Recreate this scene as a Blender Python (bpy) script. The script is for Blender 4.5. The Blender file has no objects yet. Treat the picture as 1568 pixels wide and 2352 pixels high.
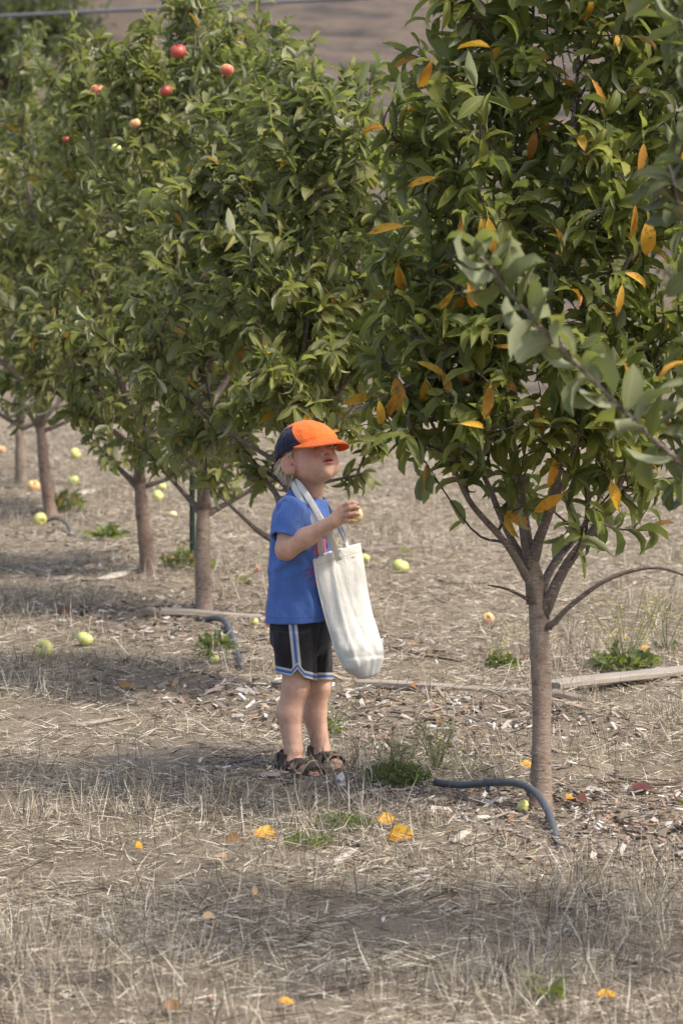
import bpy, math, random
import numpy as np
from mathutils import Vector

# ------------------------------------------------------------------ camera, sky, sun, exposure
S = bpy.context.scene
COL = S.collection
H_CAM, FPX, HZ = 1.53, 8250.0, 514.0      # eye height, focal length and horizon row in a 1568 x 2352 frame
TH = math.atan((1176 - HZ) / FPX)
cam_d = bpy.data.cameras.new('camera')
cam = bpy.data.objects.new('camera', cam_d)
COL.objects.link(cam)
cam.location = (0, 0, H_CAM)
cam.rotation_euler = (math.pi / 2 - TH, 0, 0)
cam_d.sensor_fit = 'VERTICAL'
cam_d.sensor_height = 36.0
cam_d.sensor_width = 24.0
cam_d.lens = 36.0 * FPX / 2352.0
cam_d.clip_end = 2000
cam_d.dof.use_dof = True
cam_d.dof.focus_distance = 9.9
cam_d.dof.aperture_fstop = 8.0
S.camera = cam

SUN_EL, SUN_AZ = math.radians(55), math.radians(26)   # azimuth: 0 = camera right, positive = towards the camera
sx, sy, sz = math.cos(SUN_EL) * math.cos(SUN_AZ), -math.cos(SUN_EL) * math.sin(SUN_AZ), math.sin(SUN_EL)
W = bpy.data.worlds.new('World')
S.world = W
W.use_nodes = True
wn = W.node_tree
bg = wn.nodes['Background']
sky = wn.nodes.new('ShaderNodeTexSky')
sky.sky_type = 'NISHITA'
sky.sun_disc = False
sky.sun_elevation = SUN_EL
sky.sun_rotation = math.atan2(sx, sy)
sky.air_density = 1.0
sky.dust_density = 3.5
sky.ozone_density = 0.6
wn.links.new(sky.outputs[0], bg.inputs[0])
bg.inputs[1].default_value = 0.15
sun_d = bpy.data.lights.new('sun', 'SUN')
sun_d.energy = 2.25
sun_d.angle = math.radians(4.0)
sun_d.color = (1.0, 0.95, 0.87)
sun = bpy.data.objects.new('sun', sun_d)
COL.objects.link(sun)
sun.location = (5, 5, 8)
sun.rotation_euler = Vector((sx, sy, sz)).to_track_quat('Z', 'Y').to_euler()
S.view_settings.view_transform = 'Standard'
S.view_settings.look = 'None'
S.view_settings.gamma = 1.0
S.view_settings.exposure = 1.0
S.render.engine = 'CYCLES'
S.cycles.max_bounces = 6
S.cycles.transparent_max_bounces = 4

# ------------------------------------------------------------------ helpers
rng = np.random.default_rng(7)
ct, st_ = math.cos(TH), math.sin(TH)


def at(px, py, y):
    """point seen at (px, py) of the 1568 x 2352 frame, at world depth y"""
    a, b = (px - 784) / FPX, (1176 - py) / FPX
    d = np.array([a, ct + b * st_, -st_ + b * ct])
    return np.array([0, 0, H_CAM]) + d * (y / d[1])


def gz(x, y):
    x = np.asarray(x, float); y = np.asarray(y, float)
    n = (np.sin(x * 3.1 + 1.3 * np.sin(y * 1.7)) * np.sin(y * 2.3 + .7) * .012
         + np.sin(x * 7.7 + y * 3.9 + 2.) * .006 + np.sin(x * 15. - y * 9.) * np.sin(y * 13. + x * 4) * .005)
    hill = np.clip(y - 40, 0, None)
    return n + hill * .30 * (1 - np.exp(-hill / 6)) + np.sin(x * .11 + y * .07) * hill * .012


def ground(px, py):
    a, b = (px - 784) / FPX, (1176 - py) / FPX
    d = np.array([a, ct + b * st_, -st_ + b * ct])
    t = -H_CAM / d[2]
    p = np.array([0, 0, H_CAM]) + d * t
    p[2] = float(gz(p[0], p[1]))
    return p


def unit(v):
    v = np.asarray(v, float)
    return v / (np.linalg.norm(v, axis=-1, keepdims=True) + 1e-12)


def mesh(name, verts, faces, mats=None, parent=None, attrs=None, uv=None, smooth=True, mi=None, origin=None):
    """one mesh object; faces is an (N, k) array or a list of such arrays"""
    verts = np.asarray(verts, float)
    if origin is None:
        origin = np.array(parent.location) if parent is not None and parent.type == 'EMPTY' else (
            np.array(parent.matrix_world.translation) if parent is not None else np.zeros(3))
    if parent is not None:
        r = parent
        loc = np.zeros(3)
        while r is not None:
            loc = loc + np.array(r.location)
            r = r.parent
        origin_local = np.zeros(3)
        v = verts - loc
    else:
        v = verts - np.asarray(origin)
        origin_local = np.asarray(origin)
    fl = faces if isinstance(faces, list) else [faces]
    fl = [np.asarray(f, np.int32) for f in fl if len(f)]
    me = bpy.data.meshes.new(name)
    me.vertices.add(len(v))
    me.vertices.foreach_set('co', v.astype(np.float32).ravel())
    loops = np.concatenate([f.ravel() for f in fl])
    tot = np.concatenate([np.full(len(f), f.shape[1], np.int32) for f in fl])
    me.loops.add(len(loops))
    me.loops.foreach_set('vertex_index', loops)
    me.polygons.add(len(tot))
    me.polygons.foreach_set('loop_start', np.concatenate([[0], np.cumsum(tot)[:-1]]).astype(np.int32))
    me.polygons.foreach_set('loop_total', tot)
    if mi is not None:
        me.polygons.foreach_set('material_index', np.asarray(mi, np.int32))
    me.update(calc_edges=True)
    me.validate()
    me.polygons.foreach_set('use_smooth', np.full(len(me.polygons), smooth))
    for k, a in (attrs or {}).items():
        at_ = me.attributes.new(k, 'FLOAT', 'POINT')
        at_.data.foreach_set('value', np.asarray(a, np.float32).ravel())
    if uv is not None:
        ul = me.uv_layers.new(name='UVMap')
        ul.data.foreach_set('uv', np.asarray(uv, np.float32)[loops].ravel())
    for m in (mats if isinstance(mats, (list, tuple)) else [mats]):
        if m is not None:
            me.materials.append(m)
    o = bpy.data.objects.new(name, me)
    o.location = origin_local
    COL.objects.link(o)
    if parent is not None:
        o.parent = parent
    return o


def tag(o, label=None, cat=None, group=None, kind=None):
    if label: o['label'] = label
    if cat: o['category'] = cat
    if group: o['group'] = group
    if kind: o['kind'] = kind
    return o


def empty(name, loc, label, cat, group=None):
    o = bpy.data.objects.new(name, None)
    o.empty_display_size = .1
    o.location = loc
    COL.objects.link(o)
    return tag(o, label, cat, group)


class Geo:
    """collects vertices and quads (with per-vertex attributes) for one mesh"""
    def __init__(self):
        self.v, self.f, self.n, self.a, self.uv, self.m = [], [], 0, {}, [], []

    def add(self, v, f, mi=0, uv=None, **attrs):
        v = np.asarray(v, float).reshape(-1, 3)
        f = np.asarray(f, int).reshape(-1, 4)
        self.v.append(v); self.f.append(f + self.n); self.m.append(np.full(len(f), mi))
        self.uv.append(np.zeros((len(v), 2)) if uv is None else uv)
        for k in set(self.a) | set(attrs):
            if k not in self.a:
                self.a[k] = [np.zeros(self.n)] if self.n else []
            x = attrs.get(k, 0.0)
            self.a[k].append(np.broadcast_to(np.asarray(x, float), (len(v),)))
        self.n += len(v)

    def build(self, name, mats, parent=None, smooth=True, origin=None):
        return mesh(name, np.concatenate(self.v), np.concatenate(self.f), mats, parent,
                    {k: np.concatenate(x) for k, x in self.a.items()}, np.concatenate(self.uv), smooth,
                    np.concatenate(self.m), origin)


def resample(pts, n):
    """smooth (Catmull-Rom) resampling of a polyline to n points"""
    p = np.asarray(pts, float)
    if len(p) == 2:
        t = np.linspace(0, 1, n)[:, None]
        return p[0] * (1 - t) + p[1] * t
    q = np.vstack([2 * p[0] - p[1], p, 2 * p[-1] - p[-2]])
    u = np.linspace(0, len(p) - 1 - 1e-9, n)
    i = u.astype(int); t = (u - i)[:, None]
    a, b, c, d = q[i], q[i + 1], q[i + 2], q[i + 3]
    return .5 * (2 * b + (c - a) * t + (2 * a - 5 * b + 4 * c - d) * t ** 2 + (3 * b - a - 3 * c + d) * t ** 3)


def tube(pts, rad, sides=8, flat=None, wdir=None, cap=True):
    """quads of a tube; flat = thickness ratio with wdir giving the wide direction per point"""
    p = np.asarray(pts, float); k = len(p)
    r = np.broadcast_to(np.asarray(rad, float), (k,))
    t = np.gradient(p, axis=0); t = unit(t)
    if wdir is None:
        n0 = np.cross(t[0], [0, 0, 1.]) if abs(t[0][2]) < .9 else np.cross(t[0], [1., 0, 0])
        n0 = unit(n0); A = np.zeros((k, 3)); A[0] = n0
        for i in range(1, k):
            a = A[i - 1] - t[i] * np.dot(A[i - 1], t[i])
            A[i] = a / (np.linalg.norm(a) + 1e-12)
    else:
        A = np.asarray(wdir, float); A = unit(A - t * np.sum(A * t, 1, keepdims=True))
    B = np.cross(t, A)
    th = np.linspace(0, 2 * math.pi, sides, endpoint=False)
    c, s = np.cos(th), np.sin(th)
    fl = 1.0 if flat is None else flat
    v = p[:, None] + r[:, None, None] * (c[None, :, None] * A[:, None] + fl * s[None, :, None] * B[:, None])
    v = v.reshape(-1, 3)
    i = np.arange(k - 1)[:, None] * sides; j = np.arange(sides)[None]; j2 = (j + 1) % sides
    f = np.stack([i + j, i + j2, i + sides + j2, i + sides + j], -1).reshape(-1, 4)
    if cap:   # close both ends with a tiny ring
        e = np.vstack([p[0][None], p[-1][None]]); n = len(v)
        v = np.vstack([v, e])
        jj = np.arange(0, sides, 2)
        a = np.stack([np.full(len(jj), n), (jj + 2) % sides, jj + 1, jj], -1)
        o = (k - 1) * sides
        b = np.stack([np.full(len(jj), n + 1), o + jj, o + jj + 1, o + (jj + 2) % sides], -1)
        f = np.vstack([f, a, b])
    return v, f


def vnoise(p, seed=0):
    """smooth pseudo-noise in [-1, 1] from summed sines"""
    r = np.random.default_rng(seed)
    out = 0
    for k in range(6):
        d = unit(r.normal(size=3)) * r.uniform(.7, 1.6)
        out = out + np.sin(p @ d + r.uniform(0, 6.28) + 1.3 * np.sin(p @ (unit(r.normal(size=3)) * .9) + r.uniform(0, 6)))
    return out / 4.0


# ------------------------------------------------------------------ materials
def material(name):
    m = bpy.data.materials.new(name)
    m.use_nodes = True
    nt = m.node_tree
    return m, nt, nt.nodes['Principled BSDF']


def node(nt, typ, **kw):
    n = nt.nodes.new(typ)
    for k, v in kw.items():
        if k.startswith('i_'):
            n.inputs[k[2:].replace('_', ' ')].default_value = v
        else:
            setattr(n, k, v)
    return n


def ramp(nt, fac, stops, interp='LINEAR'):
    n = nt.nodes.new('ShaderNodeValToRGB')
    n.color_ramp.interpolation = interp
    e = n.color_ramp.elements
    while len(e) < len(stops): e.new(.5)
    for q, (p, c) in zip(e, stops):
        q.position = p; q.color = (*c, 1) if len(c) == 3 else c
    if fac is not None: nt.links.new(fac, n.inputs[0])
    return n.outputs[0]


def noise(nt, scale, detail=4, rough=.6, vec=None, out='Fac'):
    n = node(nt, 'ShaderNodeTexNoise')
    n.inputs['Scale'].default_value = scale; n.inputs['Detail'].default_value = detail
    n.inputs['Roughness'].default_value = rough
    if vec is not None: nt.links.new(vec, n.inputs['Vector'])
    return n.outputs[out]


def mapping(nt, scale, src='Object', rot=(0, 0, 0)):
    tc = node(nt, 'ShaderNodeTexCoord'); mp = node(nt, 'ShaderNodeMapping')
    mp.inputs['Scale'].default_value = scale; mp.inputs['Rotation'].default_value = rot
    nt.links.new(tc.outputs[src], mp.inputs[0])
    return mp.outputs[0]


def mix(nt, fac, a, b, blend='MIX'):
    n = node(nt, 'ShaderNodeMix', data_type='RGBA', blend_type=blend)
    for s, x in ((n.inputs[0], fac), (n.inputs[6], a), (n.inputs[7], b)):
        if hasattr(x, 'links') or hasattr(x, 'is_linked'): nt.links.new(x, s)
        elif isinstance(x, (int, float)): s.default_value = x
        else: s.default_value = (*x, 1) if len(x) == 3 else x
    return n.outputs[2]


def math_(nt, op, a, b=0.0, clamp=False):
    n = node(nt, 'ShaderNodeMath', operation=op, use_clamp=clamp)
    for s, x in ((n.inputs[0], a), (n.inputs[1], b)):
        if hasattr(x, 'is_linked'): nt.links.new(x, s)
        else: s.default_value = x
    return n.outputs[0]


def attr(nt, name):
    return node(nt, 'ShaderNodeAttribute', attribute_name=name).outputs['Fac']


def bump(nt, b, h, strength=.3, dist=.005):
    n = node(nt, 'ShaderNodeBump')
    n.inputs['Strength'].default_value = strength; n.inputs['Distance'].default_value = dist
    nt.links.new(h, n.inputs['Height']); nt.links.new(n.outputs[0], b.inputs['Normal'])


def thin(nt, b, col, w):
    """adds see-through light (translucency) of weight w to a thin surface"""
    tr = node(nt, 'ShaderNodeBsdfTranslucent'); mx = node(nt, 'ShaderNodeMixShader')
    out = nt.nodes['Material Output']
    if hasattr(col, 'is_linked'): nt.links.new(col, tr.inputs[0])
    else: tr.inputs[0].default_value = (*col, 1)
    mx.inputs[0].default_value = w
    nt.links.new(b.outputs[0], mx.inputs[1]); nt.links.new(tr.outputs[0], mx.inputs[2])
    nt.links.new(mx.outputs[0], out.inputs['Surface'])


def leaf_material(name, dark, mid, light, back, gloss=.58, tw=.36):
    m, nt, b = material(name)
    tint = attr(nt, 'tint'); yel = attr(nt, 'yel')
    uv = node(nt, 'ShaderNodeTexCoord').outputs['UV']
    sep = node(nt, 'ShaderNodeSeparateXYZ'); nt.links.new(uv, sep.inputs[0])
    green = ramp(nt, tint, [(0, dark), (.5, mid), (1, light)])
    nz = noise(nt, 26, 3, .6, mapping(nt, (1, 1, 1)))
    green = mix(nt, ramp(nt, nz, [(.35, (0, 0, 0)), (.7, (.5, .5, .5))]), green, (mid[0] * 1.5, mid[1] * 1.25, mid[2] * 1.4))
    # midrib and side veins
    du = math_(nt, 'ABSOLUTE', math_(nt, 'SUBTRACT', sep.outputs[0], .5))
    rib = math_(nt, 'LESS_THAN', du, .035)
    sv = math_(nt, 'FRACT', math_(nt, 'MULTIPLY', math_(nt, 'SUBTRACT', sep.outputs[1], math_(nt, 'MULTIPLY', du, .45)), 9.0))
    vein = math_(nt, 'LESS_THAN', sv, .12)
    vm = math_(nt, 'MAXIMUM', math_(nt, 'MULTIPLY', rib, .55), math_(nt, 'MULTIPLY', vein, .18))
    green = mix(nt, vm, green, (light[0] * 1.5, light[1] * 1.4, light[2] * 1.6))
    # autumn leaves: yellow to orange with rust spots and a burnt tip
    hue = tint
    sp = noise(nt, 75, 3, .7, mapping(nt, (1, 1, 1)))
    ylw = mix(nt, ramp(nt, noise(nt, 9, 2, .5, mapping(nt, (1, 1, 1))), [(.35, (0, 0, 0)), (.65, (1, 1, 1))]), (.68, .42, .035), (.64, .27, .022))
    ylw = mix(nt, ramp(nt, hue, [(0, (.75, .75, .75)), (.45, (0, 0, 0))]), ylw, (.40, .13, .03))
    ylw = mix(nt, ramp(nt, sp, [(.54, (0, 0, 0)), (.64, (.8, .8, .8))]), ylw, (.20, .05, .015))
    tip = math_(nt, 'ADD', math_(nt, 'MULTIPLY', sep.outputs[1], 1.0), math_(nt, 'MULTIPLY', math_(nt, 'SUBTRACT', sp, .5), .9))
    ylw = mix(nt, ramp(nt, tip, [(.80, (0, 0, 0)), (1.0, (.85, .85, .85))]), ylw, (.22, .035, .02))
    top = mix(nt, yel, green, ylw)
    geo = node(nt, 'ShaderNodeNewGeometry')
    bk = mix(nt, yel, mix(nt, math_(nt, 'MULTIPLY', vm, .8), back, (back[0] * 1.3, back[1] * 1.25, back[2] * 1.3)), ylw)
    col = mix(nt, geo.outputs['Backfacing'], top, bk)
    nt.links.new(col, b.inputs['Base Color'])
    nt.links.new(ramp(nt, geo.outputs['Backfacing'], [(0, (gloss,) * 3), (1, (.75,) * 3)]), b.inputs['Roughness'])
    b.inputs['Specular IOR Level'].default_value = .38
    bump(nt, b, math_(nt, 'ADD', math_(nt, 'MULTIPLY', vm, -1.0), nz), .25, .002)
    thin(nt, b, mix(nt, yel, mix(nt, tint, (.17, .23, .03), (.40, .46, .07)), (.6, .3, .02)), tw)
    return m


def bark_material(name, c1, c2, c3):
    m, nt, b = material(name)
    v = mapping(nt, (26, 26, 62)); n1 = noise(nt, 1.0, 6, .75, v)
    n2 = noise(nt, 13, 5, .7, mapping(nt, (1, 1, .8)))
    c = mix(nt, ramp(nt, n2, [(.35, (0, 0, 0)), (.65, (1, 1, 1))]), c1, c2)
    c = mix(nt, ramp(nt, n1, [(.5, (0, 0, 0)), (.72, (.8, .8, .8))]), c, c3)
    lent = noise(nt, 1.0, 2, .5, mapping(nt, (60, 60, 260)))
    c = mix(nt, ramp(nt, lent, [(.60, (0, 0, 0)), (.66, (.8, .8, .8))]), c, (.40, .33, .27))
    c = mix(nt, ramp(nt, noise(nt, 30, 5, .75, mapping(nt, (1, 1, 1.6))), [(.56, (0, 0, 0)), (.66, (.75, .75, .75))]), c, tuple(x * .5 for x in c3))
    nt.links.new(c, b.inputs['Base Color'])
    b.inputs['Roughness'].default_value = .85
    b.inputs['Specular IOR Level'].default_value = .25
    bump(nt, b, math_(nt, 'ADD', n1, math_(nt, 'MULTIPLY', n2, .8)), .9, .008)
    return m


LEAF_NEAR = leaf_material('apple leaf', (.026, .041, .008), (.090, .110, .018), (.240, .232, .044), (.225, .238, .130))
LEAF_FAR = leaf_material('dusty apple leaf', (.032, .044, .012), (.104, .116, .030), (.250, .238, .078), (.300, .300, .195), .52)
BARK = bark_material('apple bark', (.24, .176, .132), (.32, .24, .182), (.15, .112, .088))
BARK_RED = bark_material('reddish apple bark', (.215, .145, .108), (.29, .20, .15), (.14, .095, .072))
LEAF_PALE = leaf_material('pale apple leaf', (.046, .062, .020), (.098, .114, .044), (.170, .180, .082), (.215, .225, .140), .62, .24)
LIMB = bark_material('limb bark', (.150, .114, .095), (.215, .168, .138), (.100, .076, .063))
TWIG = bark_material('twig bark', (.075, .052, .042), (.115, .078, .062), (.05, .036, .03))


def simple(name, col, rough=.7, var=.0, scale=20, spec=.4, bmp=0, metal=0):
    m, nt, b = material(name)
    n = noise(nt, scale, 4, .6, mapping(nt, (1, 1, 1)))
    if var:
        lo = tuple(x * (1 - var) for x in col); hi = tuple(min(1, x * (1 + var)) for x in col)
        nt.links.new(ramp(nt, n, [(.3, lo), (.7, hi)]), b.inputs['Base Color'])
    else:
        b.inputs['Base Color'].default_value = (*col, 1)
    b.inputs['Roughness'].default_value = rough; b.inputs['Specular IOR Level'].default_value = spec
    b.inputs['Metallic'].default_value = metal
    if bmp: bump(nt, b, n, bmp, .004)
    return m


# ------------------------------------------------------------------ ground and hill
def ground_material():
    m, nt, b = material('dry ground')
    n0 = noise(nt, .9, 4, .6, mapping(nt, (1, 1, 1)))
    n1 = noise(nt, 14, 6, .7, mapping(nt, (1, 1, 1)))
    n2 = noise(nt, 1, 5, .7, mapping(nt, (160, 30, 60), rot=(0, 0, .5)))
    n3 = noise(nt, 1, 5, .7, mapping(nt, (30, 170, 60), rot=(0, 0, .35)))
    soil = mix(nt, ramp(nt, n1, [(.3, (0, 0, 0)), (.7, (1, 1, 1))]), (.095, .074, .052), (.195, .155, .110))
    straw = mix(nt, ramp(nt, math_(nt, 'MAXIMUM', n2, n3), [(.52, (0, 0, 0)), (.70, (1, 1, 1))]), soil, (.36, .30, .21))
    straw = mix(nt, ramp(nt, n0, [(.35, (0, 0, 0)), (.62, (.55, .55, .55))]), straw, (.25, .205, .15))
    # hillside far off: greyer, mottled dry grass
    sep = node(nt, 'ShaderNodeSeparateXYZ')
    tc = node(nt, 'ShaderNodeTexCoord'); nt.links.new(tc.outputs['Object'], sep.inputs[0])
    far = ramp(nt, math_(nt, 'MULTIPLY', math_(nt, 'SUBTRACT', sep.outputs[1], 28), .1, True), [(0, (0, 0, 0)), (1, (1, 1, 1))])
    h1 = noise(nt, 1, 5, .65, mapping(nt, (.55, .8, 1.6)))
    hillc = ramp(nt, h1, [(.34, (.040, .036, .030)), (.43, (.080, .066, .056)), (.52, (.130, .100, .074)), (.60, (.092, .075, .063)), (.70, (.050, .045, .038))])
    nt.links.new(mix(nt, far, straw, hillc), b.inputs['Base Color'])
    b.inputs['Roughness'].default_value = .95; b.inputs['Specular IOR Level'].default_value = .1
    bump(nt, b, math_(nt, 'ADD', n1, math_(nt, 'MULTIPLY', math_(nt, 'ADD', n2, n3), .5)), .8, .012)
    return m


def build_ground():
    xs = np.concatenate([np.linspace(-160, -6, 40)[:-1], np.linspace(-6, 6, 241), np.linspace(6, 160, 40)[1:]])
    ys = np.concatenate([np.linspace(-20, 5.5, 20)[:-1], np.linspace(5.5, 28, 320), np.linspace(28, 260, 90)[1:]])
    X, Y = np.meshgrid(xs, ys)
    Z = gz(X, Y)
    v = np.stack([X, Y, Z], -1).reshape(-1, 3)
    i = np.arange(len(ys) - 1)[:, None] * len(xs); j = np.arange(len(xs) - 1)[None]
    f = np.stack([i + j, i + j + 1, i + len(xs) + j + 1, i + len(xs) + j], -1).reshape(-1, 4)
    tag(mesh('ground', v, f, ground_material()), 'dry grassy ground rising into a brown hillside', kind='structure')


build_ground()

# ------------------------------------------------------------------ apple trees
LW = np.array([.03, .05, .55, .92, 1.0, .66, .03])
LT = np.array([-.24, 0, .14, .34, .58, .82, 1.0])


def leaves(P, D, N, L, tint, yel, g, rs, aspect=(.28, .46), fold=(.25, 1.1), curl=(.1, 2.1)):
    """adds len(P) leaves to g: a petiole and a folded, curled blade each"""
    n = len(P)
    X = unit(D); Z = unit(N - X * np.sum(N * X, 1, keepdims=True)); Y = np.cross(Z, X)
    k = rs.uniform(*curl, n)[:, None] + 1e-3
    fo = rs.uniform(*fold, n)[:, None]
    hw = (L * rs.uniform(*aspect, n) * .5)[:, None] * LW[None]
    t = LT[None]; Lc = L[:, None]
    cx = Lc * np.sin(k * t) / k; cz = -Lc * (1 - np.cos(k * t)) / k
    ph = k * t
    wav = rs.normal(0, .10, (n, 7)) * hw
    lift = hw * np.sin(fo); lat = hw * np.cos(fo)
    out = np.zeros((n, 7, 3, 3))
    tw = rs.normal(0, .5, n)[:, None] * np.clip(t, 0, 1)
    for ci, s in enumerate((-1, 0, 1)):
        l_ = lift + s * wav + s * lat * np.sin(tw) if s else np.zeros_like(lift)
        y_ = s * lat * np.cos(tw)
        x_ = cx + l_ * np.sin(ph); z_ = cz + l_ * np.cos(ph)
        out[:, :, ci] = P[:, None] + x_[..., None] * X[:, None] + y_[..., None] * Y[:, None] + z_[..., None] * Z[:, None]
    v = out.reshape(-1, 3)
    r = np.arange(6)[:, None] * 3; c = np.arange(2)[None]
    q = np.stack([r + c, r + 3 + c, r + 3 + c + 1, r + c + 1], -1).reshape(-1, 4)[:, ::-1]
    q = q[:, ::-1]
    f = (q[None] + (np.arange(n) * 21)[:, None, None]).reshape(-1, 4)
    uv = np.zeros((n, 7, 3, 2)); uv[..., 0] = np.array([0, .5, 1])[None, None]; uv[..., 1] = np.clip(LT, 0, 1)[None, :, None]
    g.add(v, f, 0, uv.reshape(-1, 2), tint=np.repeat(tint, 21), yel=np.repeat(yel, 21))


def grow(nodes, rs, limbs, env, dens=1.0, leaf_start=.32, sec_len=(.18, .42), step=.075, droop=.0):
    """secondary shoots and twigs along limbs; returns [(points, r0, r1)] and leaf seats (pos, tangent)"""
    shoots, seats = [], []
    for pts, r0, r1, bare in limbs:
        p = resample(pts, 24); seg = np.linalg.norm(np.diff(p, axis=0), axis=1)
        s = np.concatenate([[0], np.cumsum(seg)]); Lt = s[-1]
        d = max(leaf_start * Lt, bare)
        az = rs.uniform(0, 6.28)
        while d < Lt:
            i = min(np.searchsorted(s, d), len(p) - 1)
            tan = unit(p[i] - p[i - 1]); az += 2.4
            sd = unit(np.cross(tan, [0.3, .2, 1.])); su = np.cross(sd, tan)
            rad = math.cos(az) * sd + math.sin(az) * su
            dr = unit(tan * rs.uniform(.3, .9) + rad * rs.uniform(.7, 1.1) + np.array([0, 0, rs.uniform(-.05, .6)]))
            ln = rs.uniform(*sec_len) * (1.05 - .45 * d / Lt)
            e = p[i] + dr * ln + np.array([0, 0, ln * rs.uniform(-.1, .25)])
            mid = p[i] + dr * ln * .5 + rs.normal(0, .02, 3)
            if env(e) or rs.random() < .12:
                q = resample([p[i], mid, e], 9)
                shoots.append((q, .0046, .0012))
                for k in range(1, 9):
                    seats.append((q[k], unit(q[k] - q[k - 1])))
                    if k > 1: seats.append(((q[k] + q[k - 1]) / 2, unit(q[k] - q[k - 1])))
                for k in range(2, 8, 2):
                    tn = unit(q[k] - q[k - 1]); a2 = rs.uniform(0, 6.28)
                    s1 = unit(np.cross(tn, [.1, .5, 1.])); s2 = np.cross(s1, tn)
                    d2 = unit(tn * .6 + math.cos(a2) * s1 + math.sin(a2) * s2 + np.array([0, 0, .25]))
                    l2 = rs.uniform(.06, .17); e2 = q[k] + d2 * l2
                    if env(e2):
                        w = resample([q[k], q[k] + d2 * l2 * .5 + rs.normal(0, .008, 3), e2], 5)
                        shoots.append((w, .0026, .0010))
                        for kk in range(1, 5): seats.append((w[kk], d2))
            d += step * rs.uniform(.7, 1.4) / dens
        # leaves on the last part of the limb itself
        for k in range(14, 24):
            if env(p[k]): seats.append((p[k], unit(p[k] - p[k - 1])))
    return shoots, seats


def tree(label, base, trunk, limbs, env, seed, mats, leaf_len=(.065, .105), n_leaves=3600, yel=.01, tint=(.0, 1.0),
         dens=1.0, group='apple trees planted in a row', shoot_sides=5, extra=None, clip=None, sprouts=0, r_trunk=(.034, .027), leaf_start=.32, up=.75):
    rs = np.random.default_rng(seed)
    leafm, barkm = mats
    root = empty('apple_tree', base, label, 'tree', group)
    tp = resample(trunk, 110)
    h = (tp[:, 2] - tp[0, 2]); flare = 1 + .75 * np.exp(-h / .05)
    rr = np.interp(np.linspace(0, 1, 110), [0, .78, .90, 1], [r_trunk[0], r_trunk[1], r_trunk[1] * .80, r_trunk[1] * .42]) * flare
    v, f = tube(tp, rr, 26)
    v[:2860] += unit(v[:2860] - np.repeat(tp, 26, 0)) * (vnoise(v[:2860] * np.array([45, 45, 28.]), seed)[:, None] * .0016
                                                       + vnoise(v[:2860] * np.array([14, 14, 9.]), seed + 1)[:, None] * .0022)
    for k in range(9):                # knots and pruning scars
        c = v[rs.integers(0, 2800)]; rk = rs.uniform(.008, .016)
        w_ = np.linalg.norm(v[:2860] - c, axis=1) / rk
        v[:2860] += unit(v[:2860] - np.repeat(tp, 26, 0)) * ((rs.uniform(.004, .007) * np.exp(-w_ ** 2) - .005 * np.exp(-(w_ / .45) ** 2))[:, None])
    mesh('trunk', v, f, barkm, root)
    for li, (pts, r0, r1, bare) in enumerate(limbs):
        if clip is not None:          # a limb ends where the crown does
            q = resample(pts, 40); ok = [clip(x) for x in q]
            last = max([k for k in range(40) if all(ok[:k + 1])] + [14])
            pts = q[:last + 1:max(1, last // 6)]
            limbs[li] = (pts, r0, r1, bare)
        n = 34
        p = resample(pts, n)
        p[2:] += np.stack([vnoise(p[2:] * 13, seed + k + 3) for k in range(3)], -1) * .005
        rad = r0 + (r1 - r0) * np.linspace(0, 1, n) ** .8
        rad = rad * (1 + .28 * np.exp(-np.linspace(0, 1, n) * 14)) * (1 + .06 * vnoise(p * 60, seed + 9))
        v, f = tube(p, rad, 10)
        mesh('limb', v, f, LIMB if r0 > .0075 else TWIG, root)
    g = Geo()
    shoots, seats = grow(None, rs, limbs, env, dens, leaf_start)
    for q, a, b in shoots:
        v, f = tube(q, np.linspace(a, b, len(q)), shoot_sides, cap=False)
        g.add(v, f, 1)
    seats = [x for x in seats if env(x[0])]
    hi = sorted(seats, key=lambda x: -x[0][2])[:max(1, len(seats) // 5)]
    for k in range(sprouts):          # upright leafy shoots that break the outline
        p0 = hi[rs.integers(0, len(hi))][0]
        e = p0 + np.array([rs.normal(0, .06), rs.normal(0, .06), rs.uniform(.14, .34)])
        q = resample([p0, (p0 + e) / 2 + rs.normal(0, .015, 3), e], 9)
        if clip is not None and not clip(e + [0, 0, -.09]): continue
        v, f = tube(q, np.linspace(.0034, .0011, 9), shoot_sides, cap=False); g.add(v, f, 1)
        for kk in range(1, 9):
            seats += [(q[kk], unit(q[kk] - q[kk - 1]))] * 3
    P = np.array([x[0] for x in seats]); T = np.array([x[1] for x in seats])
    if len(P) == 0: return root
    idx = rs.permutation(len(P))
    if len(idx) > n_leaves: idx = idx[:n_leaves]
    else: idx = np.concatenate([idx, rs.integers(0, len(P), max(0, min(n_leaves - len(idx), int(1.2 * len(idx)))))])
    P, T = P[idx], T[idx]; n = len(P)
    ax = np.array([tp[-1, 0], tp[-1, 1], 0.])
    outw = P - ax; outw[:, 2] = 0; outw = unit(outw)
    rnd = unit(rs.normal(size=(n, 3)))
    D = unit(T * .55 + rnd * .95 + outw * .35 + np.array([0, 0, -.12]))
    N = unit(rs.normal(size=(n, 3)) * .62 + np.array([0, 0, up]) + outw * .3 + np.array([sx, sy, sz]) * .25)
    L = rs.uniform(*leaf_len, n) * np.where(rs.random(n) < .15, .65, 1)
    yl = (rs.random(n) < yel) * rs.uniform(.45, 1.0, n)
    tn = np.clip(rs.normal(.47, .36, n), 0, 1) * (tint[1] - tint[0]) + tint[0]
    leaves(P, D, N, L, tn, yl, g, rs)
    if extra:
        extra(g, rs, P)
    g.build('crown', [leafm, TWIG], root)
    return root


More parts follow.
